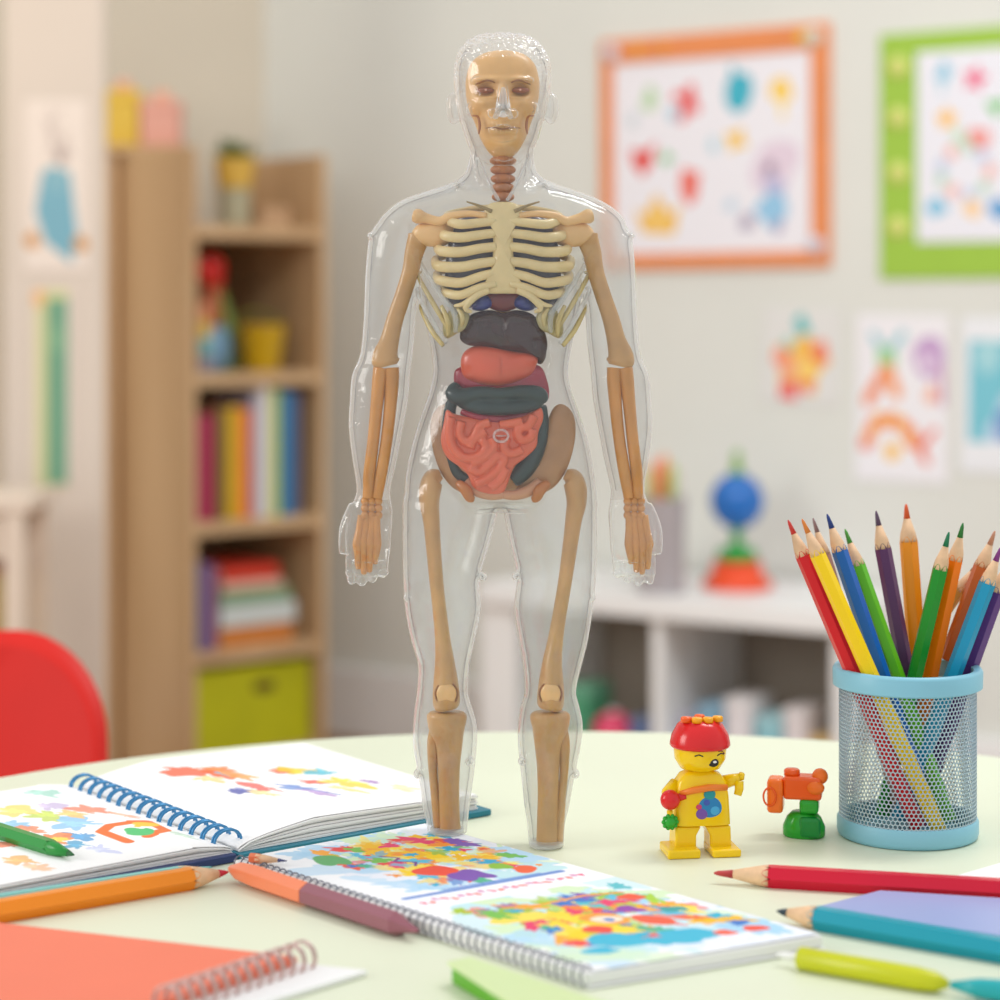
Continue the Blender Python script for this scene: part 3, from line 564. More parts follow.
for rI in range(nr+1):
    for k in range(NC):
        cth = (k+.5*(rI % 2))*pitch; cz = z0+rI*dzr; o_ = []; i_ = []
        for q in range(6):
            a = PI/6+q*PI/3
            for rad, lst in ((pitch*.588, o_), (pitch*.45, i_)):
                x = cth+rad*math.cos(a); zc = min(max(cz+rad*math.sin(a), z0-.0006), z1+.0012); th = x/CR
                lst.append((CR*math.cos(th), CR*math.sin(th), zc))
        g.add(o_+i_, [(q, (q+1) % 6, 6+(q+1) % 6, 6+q) for q in range(6)])
meshm = mat('mesh_metal', (176, 198, 212), .3, metal=.35)
o = g.build('mesh_wall', meshm, cup, smooth=False, solid=.0005)
pencils = [ # tip px, rim px (at y=668), tip depth off, bottom depth off, colour, lead, label
    (788, 520, 850, -.004, -.020, (212, 20, 32), (214, 56, 48), 'red pencil, furthest left in the mesh cup', .0042),
    (802, 519, 867, -.014, -.028, (246, 206, 8), (224, 130, 50), 'yellow pencil beside the red one in the mesh cup', .0042),
    (813, 518, 858, .012, .006, (176, 130, 120), (150, 120, 120), 'faded rose pencil behind the yellow one in the mesh cup', .0036),
    (827, 514, 879, -.004, -.014, (16, 110, 176), (24, 56, 130), 'blue pencil with navy tip in the mesh cup', .0043),
    (845, 529, 894, .007, -.003, (112, 186, 30), (80, 160, 60), 'lime green pencil in the mesh cup', .0040),
    (876, 511, 905, .018, .014, (104, 52, 110), (96, 72, 100), 'plum purple pencil near the middle of the mesh cup', .0044),
    (906, 504, 917, .029, .024, (242, 150, 20), (226, 92, 40), 'amber pencil standing tallest in the mesh cup', .0050),
    (949, 532, 919, -.013, .012, (20, 140, 40), (20, 120, 80), 'dark green pencil leaning right in the mesh cup', .0043),
    (963, 523, 935, -.007, .019, (246, 122, 10), (40, 120, 50), 'bright orange pencil with green tip in the mesh cup', .0043),
    (995, 531, 946, .013, .032, (196, 112, 30), (200, 140, 110), 'bronze pencil behind the bright orange one in the mesh cup', .0044),
    (1001, 547, 957, -.013, .003, (24, 146, 186), (130, 50, 130), 'teal blue pencil at the right of the mesh cup', .0044),
    (1010, 556, 972, -.004, .022, (106, 62, 120), (96, 52, 120), 'violet pencil furthest right in the mesh cup', .0044),
    (980, 560, 906, .024, .033, (206, 150, 70), (190, 140, 90), 'ochre pencil slanting behind the green one in the mesh cup', .0036)]
for tx, ty, rx, dy0, dy1, c, lc, lb, r in pencils:
    r = r*1.08
    Yt = CC.y+dy0; tip = P_(tx, ty, Yt); crs = P_(rx, 668, CC.y+dy0*.75+dy1*.25)
    d = crs-tip; zb = TZ+.0085; k = (zb-tip.z)/d.z; end = tip+d*k; end.y = CC.y+dy1
    v = Vector((end.x-CC.x, end.y-CC.y)); m_ = CR-r-.0035
    if v.length > m_:   # slide up the pencil until it clears the wall
        lo, hi = 0, 1
        for _ in range(30):
            mid = (lo+hi)/2; q = tip.lerp(end, mid)
            if q.z < TZ+CH and math.hypot(q.x-CC.x, q.y-CC.y) > m_: hi = mid
            else: lo = mid
        end = tip.lerp(end, lo)
    pencil('pencil', lb, tip, end, c, lc, r, cone=.0175, group='pencils standing in the mesh cup', lead=.0085)
# lying pencils
def lying(name, label, p0, p1, col, lc, r=.0048, base=TZ, cone=.026, lead=.008, L=None, **kw):
    a = T_(p0[0], p0[1], base+r*.87); b = T_(p1[0], p1[1], base+r*.87)
    if L: b = a+(b-a).normalized()*L
    return pencil(name, label, a, b, col, lc, r, cone=cone, lead=lead, rollz=PI/6, **kw)
lying('pencil', 'crimson pencil lying on the table in front of the mesh cup', (714, 873), (1000, 890), (206, 12, 56), (190, 60, 60), .0062, cone=.024, lead=.010, L=.19)
lying('pencil', 'teal pencil with dark tip lying beside the blue violet notebook', (777, 911), (1000, 950), (20, 150, 172), (40, 60, 74), .0062, cone=.017, lead=.006, L=.18)
lying('pencil', 'orange pencil with red tip lying before the open blue notebook', (228, 872), (0, 911), (240, 138, 24), (206, 40, 60), .0062, cone=.017, lead=.006, L=.17)
lying('pencil', 'pale turquoise pencil lying between the orange pencil and the open notebook', (212, 867), (0, 900), (136, 206, 200), (120, 190, 190), .0034, cone=.015, L=.16)
# two tone pencil beside the spiral
a = T_(229, 868, TZ+.0062); b = T_(418, 931, TZ+.0056); d = (a-b); L = d.length
t = thing('two_tone_pencil', 'two tone salmon and mauve pencil lying along the spiral of the front notebook', 'pencil', b); t.rotation_mode = 'QUATERNION'; t.rotation_quaternion = d.to_track_quat('Z', 'Y')
for nm, prof, c in (('back_half', [(.0012, 0), (.0035, .010), (.0062, .016), (.0062, L*.56)], (150, 92, 104)), ('front_half', [(.0062, L*.56+.0001), (.0062, L*.85), (.0052, L*.93), (.002, L*.99), (.0006, L)], (244, 138, 96))):
    g = G(); g.rings([[(r*math.cos(PI/6+k*PI/3), r*math.sin(PI/6+k*PI/3), z) for k in range(6)] for r, z in prof]); g.build(nm, plastic('tt'+nm, c, .3), t, angle=.3, bevel=.0006)
# small pencil tip on the notebook corner
pencil('pencil_stub', 'short wooden pencil stub with navy tip resting on the front notebook corner', T_(287, 861, TZ+.0112), T_(250, 858, TZ+.0112), (222, 120, 96), (50, 60, 110), .0028, cone=.013, lead=.005)
# chartreuse and teal felt pens bottom right
a = T_(799, 958, TZ+.005); b = T_(948, 984, TZ+.005); d = (b-a); L = d.length
t = thing('felt_pen', 'chartreuse felt pen lying in front of the teal pencil at the lower right', 'pen', a); t.rotation_mode = 'QUATERNION'; t.rotation_quaternion = d.to_track_quat('Z', 'Y')
g = G(); g.lathe([(.0044, 0), (.0052, .0008), (.0052, L*.8), (.0044, L*.92), (.0018, L)], n=24); g.build('barrel', plastic('pen_lime', (200, 204, 20), .35), t)
g = G(); g.lathe([(.0008, -.011), (.0016, -.007), (.0022, -.0002), (.002, 0)], n=14); g.build('nib', white, t)
a = T_(949, 984.5, TZ+.005); b = T_(1120, 1006, TZ+.005); d = (b-a); L = d.length
t = thing('felt_pen', 'teal felt pen tip to tip with the chartreuse pen at the lower right corner', 'pen', a+d*.01); t.rotation_mode = 'QUATERNION'; t.rotation_quaternion = d.to_track_quat('Z', 'Y')
g = G(); g.lathe([(.0014, 0), (.0042, .012), (.0052, .026), (.0052, L*.8)], n=24); g.build('barrel', plastic('pen_teal', (30, 166, 172), .35), t); g = G(); g.lathe([(.0046, L*.8+.0002), (.0046, L), (.001, L+.001)], n=24); g.build('cap', plastic('pen_teal', (30, 166, 172), .35), t)

# ================================================================ NOTEBOOKS
paper = mat('paper_white', (244, 243, 242), .7); pageart = paint_mat('page_art', .6)
wire = mat('wire_grey', (120, 122, 134), .3, metal=.6); wireb = mat('wire_blue', (62, 134, 184), .3, metal=.35)
def slab(A, B, C, D, z0, z1, name, m, parent, bevel=.0008, inset=0):
    g = G(); P = [Vector(p) for p in (A, B, C, D)]; c = sum(P, Vector())/4
    P = [p+(c-p).normalized()*inset for p in P]
    g.add([(p.x, p.y, z0) for p in P]+[(p.x, p.y, z1) for p in P], [(0, 3, 2, 1), (4, 5, 6, 7)]+[(i, (i+1) % 4, 4+(i+1) % 4, 4+i) for i in range(4)])
    return g.build(name, m, parent, smooth=False, bevel=bevel)
def bil(A, B, C, D, z):
    A, B, C, D = [Vector((p.x, p.y, 0)) for p in (A, B, C, D)]
    def f(u, v): p = (A*(1-u)+B*u)*(1-v)+(D*(1-u)+C*u)*v; return (p.x, p.y, z)
    return f
# --- front notebook: A left, B back, C right, D front (top surface px)
zt = TZ+.0075
A, B, C, D = T_(232, 859, zt), T_(425, 823, zt), T_(826, 935, zt), T_(590, 974, zt)
nb = thing('notebook', 'open white wire bound notebook covered in bright painted blots in front of the figure', 'notebook', (0, 0, 0))
slab(A, B, C, D, TZ+.0003, TZ+.0016, 'back_cover', white, nb)
slab(A, B, C, D, TZ+.0018, zt-.0004, 'page_block', paper, nb, inset=.0015)
class Canvas2(Canvas):      # same 440x190 drawing units, sampled more finely
    def __init__(s, W, H, k, bgc): super().__init__(int(W*k), int(H*k), bgc); s.X = s.X/k; s.Y = s.Y/k
c = Canvas2(440, 190, 1.6, (248, 249, 252))   # u: A->D (long side), v: 0 at the spiral side A-D
Rr = random.Random(11)
def splat(c, x0, x1, y0, y1, n, pal, rmin, rmax, sd, wob=.5):
    R = random.Random(sd)
    for i in range(n):
        r = R.uniform(rmin, rmax); c.blob(R.uniform(x0, x1), R.uniform(y0, y1), r, R.choice(pal), wob, sd*100+i, R.uniform(.8, 2.2), R.uniform(-.5, 1.2), al=R.choice((1, 1, .7)), k=15, pw=.75)
paleb = [(186, 220, 244), (196, 230, 236), (170, 214, 242), (214, 236, 196), (236, 240, 250)]
splat(c, 10, 190, 40, 180, 70, paleb, 9, 22, 1, .5); splat(c, 235, 425, 26, 178, 50, paleb, 12, 28, 2, .4)
c.rect(192, 0, 234, 190, (246, 247, 252))
yel = [(250, 210, 20), (250, 216, 60), (246, 190, 20), (250, 222, 90)]
warm = [(238, 90, 60), (246, 150, 50), (236, 70, 70), (232, 60, 110), (250, 170, 60)]
cool = [(90, 190, 220), (60, 120, 200), (120, 190, 80), (80, 180, 140), (130, 90, 180), (170, 210, 60), (40, 170, 210)]
splat(c, 34, 160, 60, 165, 34, yel, 6, 15, 3); splat(c, 30, 175, 50, 172, 34, warm, 3, 9, 4); splat(c, 30, 180, 40, 175, 30, cool, 3, 8, 5)
c.blob(60, 48, 12, (100, 176, 110), .4, 6, 1.9); c.blob(140, 95, 16, (238, 80, 60), .3, 7, 1.2); c.blob(168, 105, 15, (126, 84, 176), .5, 8, 1.3); c.blob(172, 150, 11, (240, 100, 60), .4, 9); c.blob(158, 142, 10, (140, 190, 60), .4, 10)
c.line([(70, 88), (84, 96), (92, 86), (104, 98), (114, 90)], 2.5, (120, 60, 140)); c.line([(196, 20), (196, 168)], 7, (80, 130, 206), .9); c.line([(190, 60), (192, 150)], 4, (110, 150, 214), .8)
for q in range(22): c.blob(214+3*math.sin(q*2.1), 22+q*7.2, 3.2, [(232, 110, 140), (236, 120, 110), (220, 150, 190)][q % 3], .5, 60+q, 1.2)
splat(c, 250, 330, 30, 170, 34, [(170, 200, 50), (140, 190, 70), (240, 90, 60), (90, 190, 200), (246, 170, 60)], 5, 12, 12)
splat(c, 290, 390, 40, 160, 34, warm+yel, 6, 14, 13); splat(c, 260, 410, 30, 175, 40, cool+[(40, 180, 210)], 3, 9, 14)
for yy, xx, rr_ in ((62, 388, 22), (120, 392, 20), (90, 404, 18), (40, 400, 12)): c.blob(xx, yy, rr_, (60, 184, 214), .5, yy, .8)
c.blob(330, 96, 17, (250, 160, 60), .25, 31); c.blob(330, 96, 11, (252, 232, 210), .25, 32); c.blob(332, 98, 5, (70, 130, 200), .3, 33); c.blob(352, 120, 13, (240, 96, 66), .3, 34, 1.2)
c.blob(352, 74, 12, (238, 78, 64), .35, 35, .9); c.blob(372, 36, 10, (238, 80, 80), .4, 36, .8); c.blob(405, 140, 8, (242, 96, 70), .3, 37); c.blob(405, 166, 9, (242, 86, 64), .3, 38); c.blob(318, 130, 10, (150, 70, 170), .4, 39); c.blob(290, 158, 10, (240, 90, 60), .4, 40); c.blob(336, 158, 9, (60, 160, 160), .5, 41)
c.line([(262, 60), (270, 90), (266, 130), (274, 160)], 4, (246, 160, 60))
f_ = bil(A, D, C, B, zt+.0003)
sheet('painted_page', c, lambda u, v: f_(.008+.984*u, .035+.95*v), pageart, nb, .0003)
g = G(); n = 50
dAD = (D-A); nrm = Vector((-dAD.y, dAD.x, 0)).normalized(); 
if (B-A).dot(nrm) < 0: nrm = -nrm
for i in range(n):
    u = (i+.8)/(n+.6); p = A+dAD*u; dd = dAD.normalized()
    pts = [p+nrm*((.0018)+.0038*math.cos(q*PI/6))+Vector((0, 0, -.0022+.0046*math.sin(q*PI/6)))+dd*(.0006*q/11) for q in range(12)]
    pts = [Vector((q_.x, q_.y, max(q_.z, TZ+.0006))) for q_ in pts]
    g.tube(pts, .00045, 6, closed=True)
g.build('wire_spiral', wire, nb)
# --- orange notebook bottom left
zo = TZ+.007
E0, E1, E2 = T_(-90, 912, zo), T_(306, 957, zo), T_(150, 1010, zo)
E3 = E0+(E2-E1)*1.15; E2 = E1+(E2-E1)*1.15
nb2 = thing('notebook', 'closed notebook with an orange red cover and wire spiral at the lower left', 'notebook', (0, 0, 0))
ext = (E1-E0).normalized()*.016
slab(E0, T_(368, 972, TZ+.002), E2+ext, E3, TZ+.0003, TZ+.003, 'page_block', paper, nb2)
slab(E0, E1-(E1-E0).normalized()*.004, E2-(E1-E0).normalized()*.004, E3, TZ+.0032, zo, 'cover', mat('cover_coral', (240, 122, 92), .45), nb2)
g = G(); n = 13; dd = (E2-E1).normalized(); nr_ = (E1-E0).normalized()
for i in range(n):
    p = E1+dd*(.002+.0068*i)
    for w_ in (0, .0014):
        pts = [p+dd*w_+nr_*(.0066*math.cos(q*PI/8))+Vector((0, 0, .0006+.0072*math.sin(q*PI/8))) for q in range(16)]
        g.tube(pts, .0006, 8, closed=True)
g.build('wire_spiral', mat('wire_pinkish', (206, 178, 172), .3, metal=.6), nb2)
# --- open notebook, left rear
zs = TZ+.010
S1 = T_(76, 780, zs); S2 = T_(236, 842, zs); sd = (S2-S1); wv = Vector((.130, .100, 0))*1.0
R1 = T_(306, 746, zs); wv = Vector((R1.x-S1.x, R1.y-S1.y, 0))
nb3 = thing('notebook', 'open drawing notebook with blue wire binding and blue covers at the left rear', 'notebook', (0, 0, 0))
# right cover and pages
dn = sd.normalized(); wn_ = wv.normalized()
S2r = S2; Rr2 = S2+wv*1.02
slab(S1, S1+wv*1.03, S2+wv*1.03+dn*.004, S2+dn*.004, TZ+.0003, TZ+.0040, 'cover_right', mat('cover_teal', (20, 120, 142), .4), nb3)
slab(S1-wv*1.06, S1-wv*.01, S2-wv*.01+dn*.004, S2-wv*1.06+dn*.011, TZ+.0003, TZ+.0046, 'cover_left', mat('cover_navy', (30, 50, 104), .4), nb3)
def prof_r(u): return .0035+.0105*min(1, u/.30)**.55 if u < .30 else .014-.0035*((u-.30)/.70)**1.3
def prof_l(u): return .0045+.0045*min(1, u/.15)**.6 if u < .15 else .0085-.002*((u-.15)/.85)
def curved_block(prof, sgn, name, lay):
    g = G(); n = 24
    for q in range(lay):
        k0, k1 = q/lay, (q+.80)/lay; secs = []
        for i in range(n+1):
            u = i/n; h = prof(u)+.0016; zb = TZ+.0042; a = zb+(h-.0042)*k0; b = zb+(h-.0042)*k1; sh = (1-k1)*.010*(1 if q % 2 else .7)
            for S in ((S1, 1), (S2, -1)): pass
            p0 = S1+wv*sgn*(.012+(.975-.0*sh)*u); p1 = S2+wv*sgn*(.012+.975*u)-dn*(.0012*(q % 3))
            secs.append([(p0.x, p0.y, a), (p0.x, p0.y, b), (p1.x, p1.y, b), (p1.x, p1.y, a)])
        g.rings(secs)
    return g.build(name, paper, nb3, angle=.5)
curved_block(prof_r, 1, 'pages_right', 7); curved_block(prof_l, -1, 'pages_left', 4)
c = Canvas(220, 220, (250, 249, 248))    # right page: u away from spine, v far->near
def pt_page(px, py, sgn, z=TZ+.012):
    p = T_(px, py, z)-S1; det = wv.x*sd.y-wv.y*sd.x; p = Vector((p.x, p.y)); u = (p.x*sd.y-p.y*sd.x)/det; v = (wv.x*p.y-wv.y*p.x)/det
    return u*sgn*220, v*220
def bl(c, px, py, r, col, sgn, asp=1, rot=0, sd_=0, al=1):
    x, y = pt_page(px, py, sgn); c.blob(x, y, r, col, .55, sd_+int(px), asp, rot, al=al*.9, k=14, pw=.8); c.blob(x+r*.3, y-r*.2, r*.5, tuple(min(255, q+25) for q in col), .6, sd_+int(px)+3, asp, rot, al=.7, k=12, pw=.7)
for px, py, r, col, asp in ((196, 777, 13, (232, 96, 50), 1.8), (215, 776, 9, (240, 130, 60), 1.5), (225, 781, 10, (236, 110, 60), 1.5), (222, 780, 6, (130, 180, 200), 1.4), (243, 783, 8, (244, 160, 90), 2), (205, 785, 7, (248, 210, 140), 2),
        (285, 775, 8, (240, 110, 70), 1.8), (300, 776, 11, (246, 200, 50), 1.5), (322, 775, 9, (90, 190, 210), 1.4), (310, 787, 7, (236, 96, 80), 1.4), (345, 786, 12, (250, 214, 70), 1.6), (370, 785, 5, (170, 130, 190), 1.6), (240, 797, 6, (84, 90, 170), 1.8), (262, 794, 8, (236, 110, 100), 2.2), (292, 793, 7, (130, 160, 214), 2.4), (315, 797, 6, (190, 160, 210), 2.4), (345, 793, 5, (250, 220, 140), 3), (330, 762, 10, (236, 240, 248), 2), (265, 800, 6, (250, 220, 160), 2), (400, 790, 7, (250, 226, 180), 2)):
    bl(c, px, py, r, col, 1, asp, 1.2)
x0, y0 = pt_page(275, 790, 1); x1, y1 = pt_page(340, 800, 1); c.line([(x0, y0), ((x0+x1)/2, (y0+y1)/2-4), (x1, y1)], 2.5, (110, 130, 200), .8)
def pg_r(u, v):
    p = S1+wv*(.012+.976*u)+sd*(.006+.988*v); return (p.x, p.y, TZ+.0019+prof_r(u))
sheet('painted_page_right', c, pg_r, pageart, nb3, .0003)
c = Canvas(220, 220, (250, 249, 248))
for px, py, r, col, asp in ((40, 790, 8, (170, 216, 200), 2), (20, 808, 12, (250, 220, 120), 1.6), (10, 820, 9, (150, 200, 230), 1.6), (50, 803, 8, (206, 190, 220), 1.8), (52, 812, 10, (200, 216, 100), 1.6), (78, 820, 14, (150, 200, 236), 1.3), (86, 832, 8, (90, 160, 210), 1.6), (95, 808, 8, (236, 140, 110), 2.2), (70, 810, 7, (250, 200, 120), 2),
        (30, 826, 9, (240, 150, 110), 1.3), (56, 836, 12, (240, 140, 80), 1.2), (58, 836, 7, (250, 226, 100), 1.2), (78, 841, 7, (90, 170, 210), 1.4), (15, 840, 10, (236, 130, 100), 1.2), (128, 812, 5, (240, 180, 150), 2.5), (100, 845, 7, (206, 210, 240), 1.6), (20, 856, 8, (246, 190, 120), 1.6), (35, 862, 7, (250, 200, 160), 1.6), (186, 831, 5, (200, 220, 200), 2.4)):
    bl(c, px, py, r, col, -1, asp, -1.2)
pp = [pt_page(*q, -1) for q in ((103, 828), (130, 838), (118, 832), (112, 822), (150, 817), (168, 826), (150, 833))]
c.line(pp[1:2]+[pp[0]]+pp[3:5]+pp[5:7], 9, (236, 120, 60)); x, y = pt_page(140, 828, -1); c.blob(x, y, 11, (90, 194, 120), .3, 5); x, y = pt_page(146, 821, -1); c.blob(x, y, 7, (250, 200, 70), .3, 6, 1.8)
def pg_l(u, v):
    p = S1-wv*(.012+.976*u)+sd*(.006+.988*v); return (p.x, p.y, TZ+.0019+prof_l(u))
sheet('painted_page_left', c, pg_l, pageart, nb3, .0003)
g = G(); n = 15
for i in range(n):
    p = S1+sd*((i+.7)/(n+.6)); p = Vector((p.x, p.y, 0))
    for w_ in (0, .0026):
        pts = [p+dn*w_+wn_*(.0085*math.cos(q*PI/8))+Vector((0, 0, TZ+.0088+.0062*math.sin(q*PI/8))) for q in range(16)]
        g.tube(pts, .00078, 8, closed=True)
g.build('wire_binding', wireb, nb3)
a = pg_l(.30, .30); p0 = T_(74, 855, TZ+.013); p1 = T_(-30, 822, TZ+.013)
pencil('crayon', 'dark green crayon lying on the left page of the open notebook', p0, p0+(p1-p0).normalized()*.10, (44, 140, 66), (24, 96, 44), .0046, cone=.018, lead=.005, cat='crayon', rollz=PI/6, wood=False)
# --- blue violet notebook right, white sheet, green folder
zv = TZ+.004
F = [T_(*q, zv) for q in ((792, 912), (876, 891), (1120, 905), (1080, 975))]
t = thing('notebook', 'blue violet notebook lying between the crimson and teal pencils at the right', 'notebook', (0, 0, 0))
F = [T_(818, 906, zv), T_(880, 890, zv), T_(1120, 905, zv), T_(1060, 944, zv)]
slab(*F, TZ+.0028, zv, 'cover', mat('cover_periwinkle', (158, 172, 218), .35), t); slab(*F, TZ+.0003, TZ+.0027, 'page_block', paper, t, inset=.0012)
t = thing('paper_sheet', 'white paper sheets behind the crimson pencil at the right edge', 'paper', (0, 0, 0))
slab(T_(955, 881, TZ), T_(1010, 865, TZ), T_(1130, 880, TZ), T_(1090, 893, TZ), TZ+.0003, TZ+.003, 'sheets', paper, t)
t = thing('folder', 'light green plastic folder at the bottom centre in front of the painted notebook', 'folder', (0, 0, 0))
q0, q1, q2, q3 = T_(447, 962, TZ+.010), T_(470, 957, TZ+.010), T_(690, 1030, TZ+.010), T_(560, 1036, TZ+.010)
slab(q0, q1, q2, q3, TZ+.0085, TZ+.0103, 'front_flap', mat('folder_lime', (212, 230, 172), .35), t, bevel=.0006)
slab(q0+Vector((.002, .001, 0)), q1, q2, q3+Vector((.004, .004, 0)), TZ+.0004, TZ+.0083, 'shaded_side', mat('folder_green_shaded', (96, 176, 30), .35), t, bevel=.0006)  # deeper green puts the folder's shadow side into the colour

# ================================================================ TOY FIGURE
yl = plastic('brick_yellow', (248, 206, 16)); rd = plastic('brick_red', (222, 36, 40)); og = plastic('brick_orange', (244, 96, 30)); gr = plastic('brick_green', (40, 166, 50)); gd = plastic('brick_deep_green', (10, 140, 60)); blk = mat('ink_black', (24, 18, 20), .4)
FY = 1.192; fs = FY/FPX; fz = 857.0
fig = thing('toy_figure', 'yellow toy block figure with a red studded hat and open mouth', 'toy', (P_(700, 800, FY).x, FY, TZ), math.radians(8))
def L(x, y, d=0): return Vector(((x-700)*fs, d*fs, (fz-y)*fs*1.0))
def bx3(g, x0, x1, y0, y1, d0, d1): a = L(x0, y1, d0); b = L(x1, y0, d1); return g.box(a.x, b.x, a.y, b.y, a.z, b.z)
g = G(); R = []
for y, hx, hd in ((828, 29, 17), (825, 29, 17), (800, 27.5, 16), (786, 25, 15), (779, 20, 13), (775, 12, 10)):
    R.append([L(700+px*hx, y, py*hd) for px, py in [(math.copysign(abs(math.cos(a))**.45, math.cos(a)), math.copysign(abs(math.sin(a))**.45, math.sin(a))) for a in [2*PI*(k+.5)/32 for k in range(32)]]])
g.rings(R); g.build('torso', yl, fig, angle=.8)
for s_ in (-1, 1):
    g = G(); g.prism([(L(700+s_*x, y).x, L(0, y).z) for x, y in ((7, 857), (7, 838), (2, 829), (28, 829), (29, 857))], -15*fs, 14*fs, Matrix(((1, 0, 0, 0), (0, 0, 1, 0), (0, 1, 0, 0), (0, 0, 0, 1))))
    a = L(700+s_*6, 857, -30) if s_ > 0 else L(700-39, 857, -30); b = L(700+35, 849, 12) if s_ > 0 else L(700-6, 848, 12)
    g.box(min(a.x, b.x), max(a.x, b.x), a.y, b.y, 0, b.z); g.build('leg', yl, fig, bevel=.0012, smooth=True, angle=.5)
g = G(); g.lathe([(10*fs, 0), (20*fs, 3*fs), (25.5*fs, 12*fs), (26.5*fs, 22*fs), (25*fs, 30*fs), (10*fs, 34*fs)], c=L(700, 776), n=40); g.build('head', yl, fig)
hat = G(); hat.lathe([(29*fs, 0), (30.5*fs, 2*fs), (30*fs, 5*fs), (28.5*fs, 12*fs), (23*fs, 22*fs), (17*fs, 27*fs), (3*fs, 28*fs)], c=L(700, 752), n=44); hat = hat.build('hat', rd, fig, angle=1.0)
for k, (x, d) in enumerate(((684, -8), (694, -13), (705, -13), (716, -8), (700, 2))):
    g = G(); g.lathe([(5.5*fs, 0), (5.5*fs, 4*fs), (4.5*fs, 5.2*fs), (.5*fs, 5.5*fs)], c=L(x, 726, d), n=20); g.build('stud', plastic('brick_amber', (250, 170, 30)) if k in (1, 2, 3) else og, hat)
# face: open mouth, eyes, brows (rotated a bit to the right)
def on_head(x, y, r=26.2): dx = x-700; return L(x, y, -math.sqrt(max(1, r*r-dx*dx)))
g = G(); g.ell(on_head(708, 764, 24.6)+Vector((0, 0, 0)), (5.6*fs, 2.4*fs, 4.2*fs)); g.build('mouth', blk, fig)
g = G(); g.ell(on_head(709, 763, 26.4), (2.2*fs, 1.3*fs, 1.4*fs)); g.build('tooth', white, fig)
for x in (693, 716):
    g = G(); g.tube([on_head(x-4, 757), on_head(x, 755.4), on_head(x+4, 757)], .7*fs, 6); g.build('eye', blk, fig)
g = G(); g.tube([on_head(713, 751+2), on_head(718, 753.5), on_head(721, 757)], .6*fs, 6); g.build('eyebrow', mat('brow_rust', (150, 60, 30), .5), fig)
g = G(); g.tube([L(677, 796, -13), L(690, 792, -17.2), L(705, 790, -17.4), L(724, 791, -14)], [3.0*fs, 3.4*fs, 3.4*fs, 3*fs], 10); g.build('scarf', mat('scarf_orange', (240, 130, 40), .4), fig)
g = G(); g.ell(L(706, 811, -15.8), (12.5*fs, 1.4*fs, 12*fs), 28); b = g.build('belly_emblem', mat('emblem_blue', (34, 130, 190), .35), fig)
for x, y, r, c_ in ((706, 797, 6, (30, 150, 160)), (698, 816, 6, (120, 80, 170)), (695, 809, 3, (210, 60, 110)), (711, 813, 5, (70, 170, 220)), (703, 805, 3.4, (60, 90, 180))):
    g = G(); g.ell(L(x, y, -16.7 if y > 800 else -16.2), (r*fs, 1.0*fs, r*fs*.9)); g.build('emblem_spot', mat('spot%d' % c_[0], c_, .35), b)
g = G(); g.tube([L(676, 790, 0), L(666, 797, -6), L(664, 803, -14)], [8*fs, 7*fs, 6*fs], 14); g.build('arm', yl, fig)
g = G(); g.tube([L(724, 789, 0), L(733, 786, -3), L(740, 784, -6)], [7*fs, 6*fs, 5*fs], 14); g.tube([L(740, 784, -6), L(741, 779, -8)], [4*fs, 3*fs], 10); g.tube([L(738, 787, -7), L(738, 794, -9), L(736, 800, -10)], [5*fs, 4.5*fs, 4*fs], 10); g.build('arm', yl, fig)
g = G(); g.ell(L(666, 801, -16), (10*fs, 9*fs, 10*fs)); g.tube([L(672, 800, -14), L(682, 798, -14)], [4*fs, 3.5*fs], 10); g.build('red_knob', rd, fig)
g = G(); g.ell(L(666, 823, -14), (7*fs, 7*fs, 6.5*fs), 12, 8)
for k in range(10): a = k*PI/5; g.ell(L(666+6.5*math.cos(a), 823+6*math.sin(a), -16), (2.4*fs,)*3, 8, 6)
g.build('green_knob', gr, fig); g = G(); g.tube([L(666, 812, -14), L(666, 818, -14)], 3*fs, 8); g.build('knob_link', yl, fig)
# small orange and green block animal
AY = 1.226; as_ = AY/FPX
an = thing('toy_block_animal', 'small orange and green block toy between the yellow figure and the mesh cup', 'toy', (P_(803, 800, AY).x, AY, TZ), math.radians(-12))
def L2(x, y, d=0): return Vector(((x-803)*as_, d*as_, (837-y)*as_))
def rb(x0, x1, y0, y1, d0, d1, name, m, bv=3.2, par=None):
    g = G(); a = L2(x0, y1, d0); b = L2(x1, y0, d1); g.box(a.x, b.x, a.y, b.y, a.z, b.z); return g.build(name, m, par or an, bevel=bv*as_, angle=.9)
g = G(); R = []
for y, hx, hd in ((837, 19, 14), (835, 21, 15), (826, 21, 15), (817, 17, 13), (812, 12, 10)): R.append([L2(804+hx*math.cos(a), y, hd*math.sin(a)) for a in [2*PI*k/32 for k in range(32)]])
g.rings(R); g.build('green_base', gr, an); rb(800, 821, 815, 836, -16, -6, 'front_block', gd, 4)
rb(800, 819, 798, 812.5, -13, 10, 'green_neck', gr, 4)
b_ = rb(784, 822, 776, 799, -12, 13, 'orange_body', og, 3.5)
rb(768, 784, 779, 813, -14, 12, 'orange_face', plastic('brick_tangerine', (250, 118, 30)), 4)
g = G(); g.tube([L2(771, 796, -14.6)+Vector((6.2*as_*math.cos(a), 0, 9*as_*math.sin(a))) for a in [2*PI*k/20 for k in range(20)]], 1.0*as_, 6, closed=True); g.build('face_ring', og, an)
g = G(); g.lathe([(8*as_, 0), (8*as_, 5*as_), (6.5*as_, 6.5*as_), (.5*as_, 7*as_)], c=L2(792, 776.5, 0), n=24); g.build('stud', og, an)
